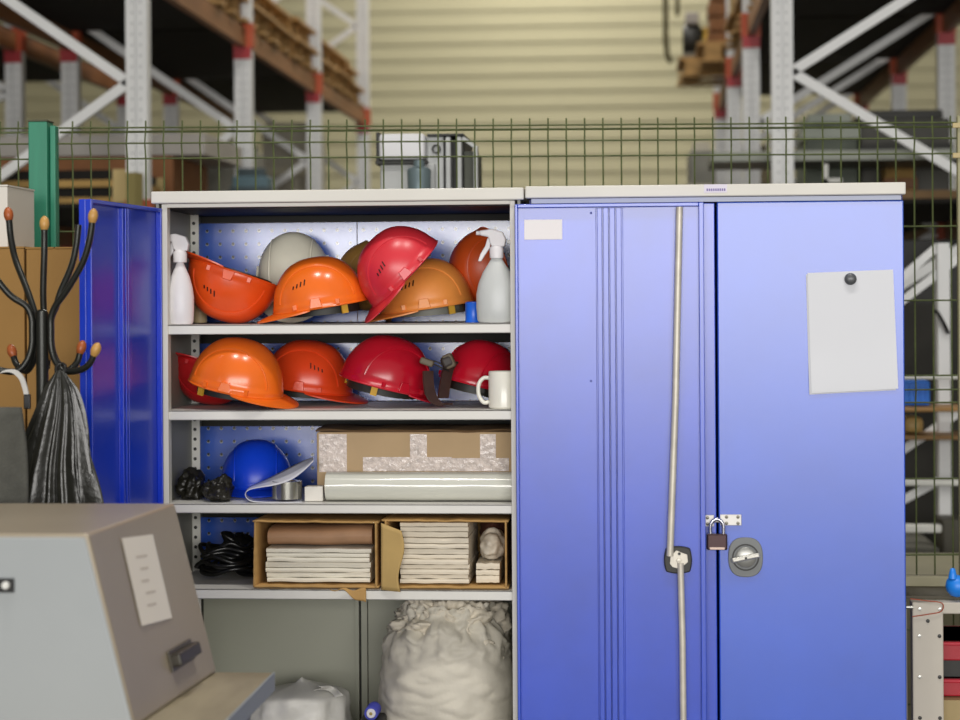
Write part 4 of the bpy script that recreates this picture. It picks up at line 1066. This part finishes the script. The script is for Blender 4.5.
def crate(label, x0, x1, y0, y1, z0, z1, m, frac=.72, inner=None, grp='crates stacked on the racks'):
    t = thing('wooden_crate', label, 'crate', ((x0 + x1) / 2, (y0 + y1) / 2, z0), grp)
    MB().bb(x0 + .02, x1 - .02, y0 + .02, y1 - .02, z0, z1).build('crate_body', inner or woodd, t)
    b = MB(); n = max(2, int((z1 - z0) / .14))
    for k in range(n):
        a = z0 + (z1 - z0) * k / n; c = a + (z1 - z0) / n * frac
        b.bb(x0, x1, y0, y0 + .02, a, c); b.bb(x0, x1, y1 - .02, y1, a, c); b.bb(x0, x0 + .02, y0, y1, a, c); b.bb(x1 - .02, x1, y0, y1, a, c)
    b.build('side_boards', m, t)
    for x in (x0 - .012, x1 - .068):
        for y in (y0 - .012, y1 - .01): MB().bb(x, x + .08, y, y + .022, z0, z1).build('corner_post', lm[3], t)
    return t
def bay(y): return [y + .08 + .39 + .765 * k for k in range(3)]
spots = [bay(4.10)[2]] + bay(6.52) + bay(9.0)
for k, y in enumerate(spots):
    x = LX - .50 + .02 * math.sin(k * 3)
    pal(f'bottom wooden pallet in the {ordn[k]} stack from the front on the left rack', (x, y, zp))
    pal(f'top wooden pallet in the {ordn[k]} stack from the front on the left rack', (x - .03 + .02 * math.sin(k * 5), y, zp + .1455))
for k, y in enumerate((4.6, 5.36)):
    pass
zp2 = ZR + .151
rs = bay(4.47)[1:] + bay(6.98)[:2] + [9.6, 10.45]
for k, y in enumerate(rs):
    x = RXk + (.52, .52, .48, .46, .30, .18)[k]
    pal(f'wooden pallet on the right rack, {ordn[k]} from the front', (x, y, zp2))
    if k in (0, 1, 3): crate(f'slatted wooden crate on the {ordn[k]} pallet of the right rack', x - .50, x + .50, y - .37, y + .37, zp2 + .145, zp2 + (.7, .5, .5, .42)[k], lm[(k + 1) % 4])
# goods on the pallets that jut into the aisle
def goods(nm, lb, ct, px0, px1, py1, Y, D, h, m):
    a = P(px0, 90, Y); c = P(px1, 90, Y); z = zp2 + .1455
    t = thing(nm, lb, ct, ((a.x + c.x) / 2, Y, z)); return t, a.x, c.x, z
t, xa_, xb_, z = goods('gear_motor', 'dark gear motor on the farthest pallet of the right rack, jutting into the aisle', 'motor', 683, 702, 75, 10.25, .3, .3, None)
MB().bb(xa_, xb_, 10.15, 10.5, z, z + .04).build('foot_plate', mat('motor_plate', '#6a675c', .5), t)
MB().lathe([(.001, -.07), (.10, -.07), (.115, -.05), (.115, .05), (.10, .07), (.001, .07)], ((xa_ + xb_) / 2, 10.32, z + .16), 28, Matrix.Rotation(PI / 2, 3, 'Y')).build('motor_body', mat('motor_dark', '#201f1b', .5), t, smooth=40)
MB().bb(xa_ + .02, xb_ - .02, 10.22, 10.42, z + .27, z + .36).build('terminal_box', mat('gear_grey', '#9b958f', .5, var=.1), t, bevel=.01)
t, xa_, xb_, z = goods('yellow_case', 'yellow wooden case beside the dark gear motor on the right rack', 'case', 704, 719, 75, 10.1, .3, .3, None)
MB().bb(xa_, xb_, 10.1, 10.5, z, z + .20).build('case_body', mat('case_yellow', '#c9a544', .7, var=.1), t, bevel=.01)
MB().bb(xa_ - .01, xb_ + .01, 10.09, 10.51, z + .20, z + .225).build('case_lid', mat('case_lid', '#b08f3c', .7), t)
t, xa_, xb_, z = goods('gear_wheel_stack', 'rusty stack of parts right of the yellow case on the right rack', 'parts stack', 709, 722, 60, 9.55, .3, .4, None)
for q_, (w_, h_) in enumerate(((.16, .10), (.13, .12), (.15, .09), (.11, .12))):
    MB().bb(xa_ + .07 - w_ / 2, xa_ + .07 + w_ / 2, 9.5, 9.8, z + .11 * q_, z + .11 * q_ + .1).build('rusty_block', mat('rusty', '#7d5433', .8, var=.3, vscale=12), t, bevel=.01)

# --- lower level goods seen between cabinet top and beams
tops = ZL
zlow = 1.95 + .151
crate('open wooden crate with pale boards behind the green post', LX - .98, LX - .10, 4.30, 4.95, zlow + .001, zlow + .165, lm[0], .40, mat('crate_dark', '#120f0b', .9))
plate = mat('metal_plate_grey', '#a9a49e', .5, var=.06, vscale=3)
o = MB().bb(LX - 1.02, P(205, 150, 4.98).x, 4.98, 5.9, P(100, 156, 4.98).z, P(100, 134.5, 4.98).z).build('metal_box', plate, bevel=.004); tag(o, 'long grey sheet metal box behind the front left rack frame', 'metal box')
bw = mat('brown_sheet', '#8a5a34', .7, var=.2)
o = MB().bb(LX - 1.0, LX - .05, 5.0, 5.8, P(100, 197, 5.0).z, P(100, 156.6, 5.0).z).build('plywood_stack', bw, bevel=.004); tag(o, 'brown plywood stack under the long grey metal box', 'plywood')
o = MB().bar((P(128, 197, 3.9).x, 3.92, 0), (P(131, 150, 3.9).x, 3.96, P(131, 172, 3.9).z), .05, .06).build('timber_post', mat('timber_olive', '#8c8150', .8)); tag(o, 'short leaning timber beside the front left rack upright', 'timber')
for k, (px0, px1, py0, py1, Y, m, nm, lb, ct) in enumerate((
    (160, 200, 158, 195, 7.75, lm[0], 'plank_stack', 'stack of tan planks behind the left rack, above the cabinet', 'planks'),
    (200, 246, 148, 196, 7.0, lm[4], 'machine_part', 'grey machine part on the left rack beside the second upright', 'machine part'),
    (232, 268, 176, 192, 6.3, mat('teal_steel', '#55707a', .5), 'steel_bracket', 'teal steel bracket at the foot of the second left upright', 'bracket'),
    (262, 312, 128, 172, 9.3, mat('dull_grey_goods', '#8f8a7c', .6), 'grey_tank', 'grey box between second and third left uprights', 'box'),
    (805, 858, 122, 134, 5.4, mat('green_grey', '#525a4e', .6, var=.2), 'machine_bed', 'dark green machine bed behind the right rack upright', 'machine bed'),
    (860, 950, 118, 150, 5.6, mat('dark_goods', '#45443e', .6, var=.2), 'dark_drum', 'dark grey case on the right rack under the brace', 'case'),
    (885, 915, 161, 184, 5.34, lm[0], 'timber_block', 'tan timber block above the right end of the locked cabinet', 'timber'),
    (690, 716, 150, 190, 6.0, lm[4], 'valve_fitting', 'grey valve fitting behind the fence near the aisle', 'fitting'),
    (748, 772, 152, 188, 7.6, mat('hessian', '#8a7f66', .85), 'hessian_bundle', 'dull brown bundle between the two right uprights', 'bundle'))):
    a = P(px0, py1, Y); c = P(px1, py0, Y)
    zb = 0 if nm == 'valve_fitting' else zlow + .001
    t = thing(nm, lb, ct, ((a.x + c.x) / 2, Y + .3, zb))
    DD = {'steel_bracket': .17, 'timber_block': .22}.get(nm, .6)
    MB().bb(a.x, c.x, Y, Y + DD, zb, c.z).build('body', m, t, bevel=.01)
    MB().bb(a.x + .02, c.x - .03, Y + .04, Y + DD - .04, c.z, c.z + .05).build('fitting_block', mat('fit_' + str(k), ['#6b5130', '#5a5a55', '#3f4d52', '#a09a86', '#9aa096', '#2c2c28', '#7a4f2a', '#b9b2a0', '#5d5646'][k], .6), t, bevel=.006)
    MB().bb(a.x - .01, c.x + .01, Y - .02, Y + DD * .5, a.z - .03, a.z + .03).build('fitting_rail', MATS['fit_' + str(k)], t, bevel=.006)
# long beam-like steel section on the right, and the dark machine on it
a = P(700, 155, 4.9); c = P(958, 151, 4.9)
o = MB().bb(a.x + .05, c.x + .2, 4.7, 5.3, a.z - .05, a.z).build('steel_channel', mat('channel_green', '#8e9288', .5), bevel=.004); tag(o, 'long grey green steel channel lying across the right rack', 'channel')
t = thing('white_bracket', 'small white angle bracket on the goods above the locked cabinet', 'bracket', P(832, 182, 4.4))
MB().bb(P(824, 165, 4.4).x, P(828, 165, 4.4).x, 4.4, 4.46, P(824, 182, 4.4).z, P(824, 164, 4.4).z).bb(P(824, 165, 4.4).x, P(842, 165, 4.4).x, 4.4, 4.46, P(824, 182, 4.4).z, P(824, 178.5, 4.4).z).build('angle', mat('bracket_white', '#cfcfca', .5), t)
a = P(850, 191, 4.75)
o = MB().bb(a.x, a.x + 1.2, 4.75, 5.25, zlow + .001, a.z).build('timber_plank', mat('timber_brown', '#7a6040', .8, var=.2)); tag(o, 'brown timber lying behind the corner of the locked cabinet', 'timber')

# --- goods seen through the mesh right of the cabinets
GX = RXk + .30
gx0 = P(903, 300, 2.6).x
for k, (px0, px1, py0, py1, Y, col, nm, lb, ct) in enumerate((
    (902, 990, 376, 379.5, 2.6, '#d5d5d0', 'shelf_rail', 'white shelf rail in front of the blue crate, seen through the mesh', 'rail'),
    (902, 990, 480, 486, 2.6, '#d0d0ca', 'shelf_rail', 'white shelf rail below the wooden shelf, seen through the mesh', 'rail'),
    (902, 942, 525, 533, 2.6, '#d8d8d2', 'shelf_rail', 'lowest white shelf rail seen through the mesh', 'rail'),
    (903, 930, 381, 405.2, 2.66, '#1f6fd0', 'blue_crate', 'blue plastic crate on the wooden shelf, seen through the mesh', 'crate'),
    (900, 990, 407, 412, 2.60, '#9a7440', 'wooden_shelf', 'wooden shelf board under the blue crate, seen through the mesh', 'shelf'),
    (900, 990, 435, 440, 2.72, '#8d6a3c', 'wooden_shelf', 'lower wooden shelf board under the tan box, seen through the mesh', 'shelf'),
    (904, 924, 417, 433.2, 2.73, '#a88a52', 'tan_box', 'tan rounded box on the lower wooden shelf, seen through the mesh', 'box'),
    (942, 990, 520, 576, 2.7, '#4d4a3e', 'grey_cabinet', 'dull grey case above the blue bulb, seen through the mesh', 'case'),
    (898, 1010, 236, 262, 4.9, '#15140f', 'shade_block', 'added black block standing in for the dark under the right rack behind the mesh', 'case'),  # made-up block filling the darkness of the rack's lower level
    (903, 940, 548, 578, 2.7, '#6a695f', 'metal_bin', 'dark metal bin low behind the mesh beside the locked cabinet', 'bin'))):
    a = P(px0, py1, Y); c = P(px1, py0, Y)
    t = thing(nm, lb, ct, ((a.x + c.x) / 2, Y + .1, a.z), 'shelf goods behind the mesh')
    D = .05 if 'rail' in nm else .5
    if nm == 'wooden_shelf': D = .24; shz = c.z
    if nm in ('blue_crate', 'tan_box'): D = .12 if nm == 'blue_crate' else .14
    if nm == 'grey_cabinet': D = .18
    if nm == 'shade_block': a.z = 1.002; c.z = 1.92
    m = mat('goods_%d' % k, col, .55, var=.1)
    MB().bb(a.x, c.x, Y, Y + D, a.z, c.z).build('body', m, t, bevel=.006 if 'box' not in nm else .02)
    if 'crate' in nm or 'bin' in nm:
        b = MB()
        for j in range(5): b.bb(a.x + (c.x - a.x) * (j + .2) / 5, a.x + (c.x - a.x) * (j + .4) / 5, Y - .008, Y, a.z, c.z - .01)
        b.build('ribs', m, t)
t = thing('storage_rack', 'white diagonal-braced storage rack frame behind the mesh right of the cabinets', 'rack', (P(944, 400, 2.9).x, 2.9, 0))
MB().bb(P(938, 300, 2.9).x, P(950, 300, 2.9).x, 2.9, 2.98, 0, P(944, 243, 2.9).z).build('upright', braced, t)
for (pa, pb) in (((885, 292), (938, 246)), ((890, 310), (985, 238)), ((885, 462), (985, 395)), ((890, 507), (940, 480))):
    a = P(*pa, 2.95); c = P(*pb, 2.95); MB().bar(a, c, .02, .030).build('brace', braced, t)
MB().tube(spline([P(933, 312, 2.88), P(937, 312, 2.87), P(944, 324, 2.86), P(948, 333, 2.88)], 5), .008, 8).build('hose', black, t, smooth=60)
t = thing('plywood_board', 'blackened backdrop board leaning behind the shelf frame right of the cabinets', 'board', (P(930, 330, 3.4).x, 3.4, 0))
a = P(900, 318, 3.4); c = P(1000, 303, 3.4)
MB().bb(a.x, c.x + .1, 3.4, 3.43, 0, c.z).build('board', mat('board_shade', '#24221c', .7, var=.25, vscale=4), t)  # colour darkened to paint the gloom behind the mesh
a = P(898, 588, 1.0)
o = MB().bb(a.x, a.x + .9, 1.25, 1.9, 0, P(920, 580, 1.25).z).build('low_cabinet', mat('olive_case', '#8f8a70', .6, var=.08), bevel=.004); tag(o, 'low olive metal case behind the steel bench', 'case')

# hanging cable in the aisle
a = P(665.5, 0, 11.0)
o = MB().tube(spline([Vector((a.x, 11, 8.0)), Vector((a.x, 11, a.z)), P(666, 34, 11), P(667.5, 56, 11), P(672, 62, 11)], 6), .022, 8).build('hanging_cable', mat('cable_olive', '#4c4522', .6), smooth=60); tag(o, 'dark cable hanging in the aisle, the longer of the two', 'cable', 'hanging cables')
a = P(677.5, 0, 11.0)
o = MB().tube([(a.x, 11, 8.0), P(677.5, 16, 11)], .018, 8).build('hanging_cable', MATS['cable_olive'], smooth=60); tag(o, 'short dark cable hanging right of the longer one in the aisle', 'cable', 'hanging cables')

# ================================================================== light
w = bpy.data.worlds.new('daylight'); SC.world = w; w.use_nodes = True
bg_ = w.node_tree.nodes['Background']; bg_.inputs[0].default_value = (1, .985, .95, 1); bg_.inputs[1].default_value = .30
def area(name, loc, rot, sx, sy, e, col=(1, 1, 1)):
    l = bpy.data.lights.new(name, 'AREA'); l.shape = 'RECTANGLE'; l.size = sx; l.size_y = sy; l.energy = e; l.color = col
    o = bpy.data.objects.new(name, l); COL.objects.link(o); o.location = loc; o.rotation_euler = rot; return o
def hb(name, loc, e):
    l = bpy.data.lights.new(name, 'AREA'); l.shape = 'DISK'; l.size = .5; l.energy = e; l.color = (1, .96, .9)
    o = bpy.data.objects.new(name, l); COL.objects.link(o); o.location = loc; return o
hb('high_bay_lamp', (-1.1, -2.2, 6.8), 85); hb('high_bay_lamp', (.9, -2.2, 6.8), 85)
for y in (5, 8.5, 12, 14): hb('high_bay_lamp', (-.8, y, 7.2), 108)  # unseen lamps added over the aisle to light the back wall
area('daylight_window', (1.4, -14, 2.65), (PI / 2, 0, 0), 12, 2.9, 12 * 2.9 * PI * 11.5, (1, .975, .94))
v = SC.view_settings; SC.display_settings.display_device = 'sRGB'
v.view_transform = 'Standard'; v.look = 'None'; v.gamma = 1; v.use_curve_mapping = False; v.exposure = 0
SC.cycles.max_bounces = 6; SC.cycles.use_denoising = True
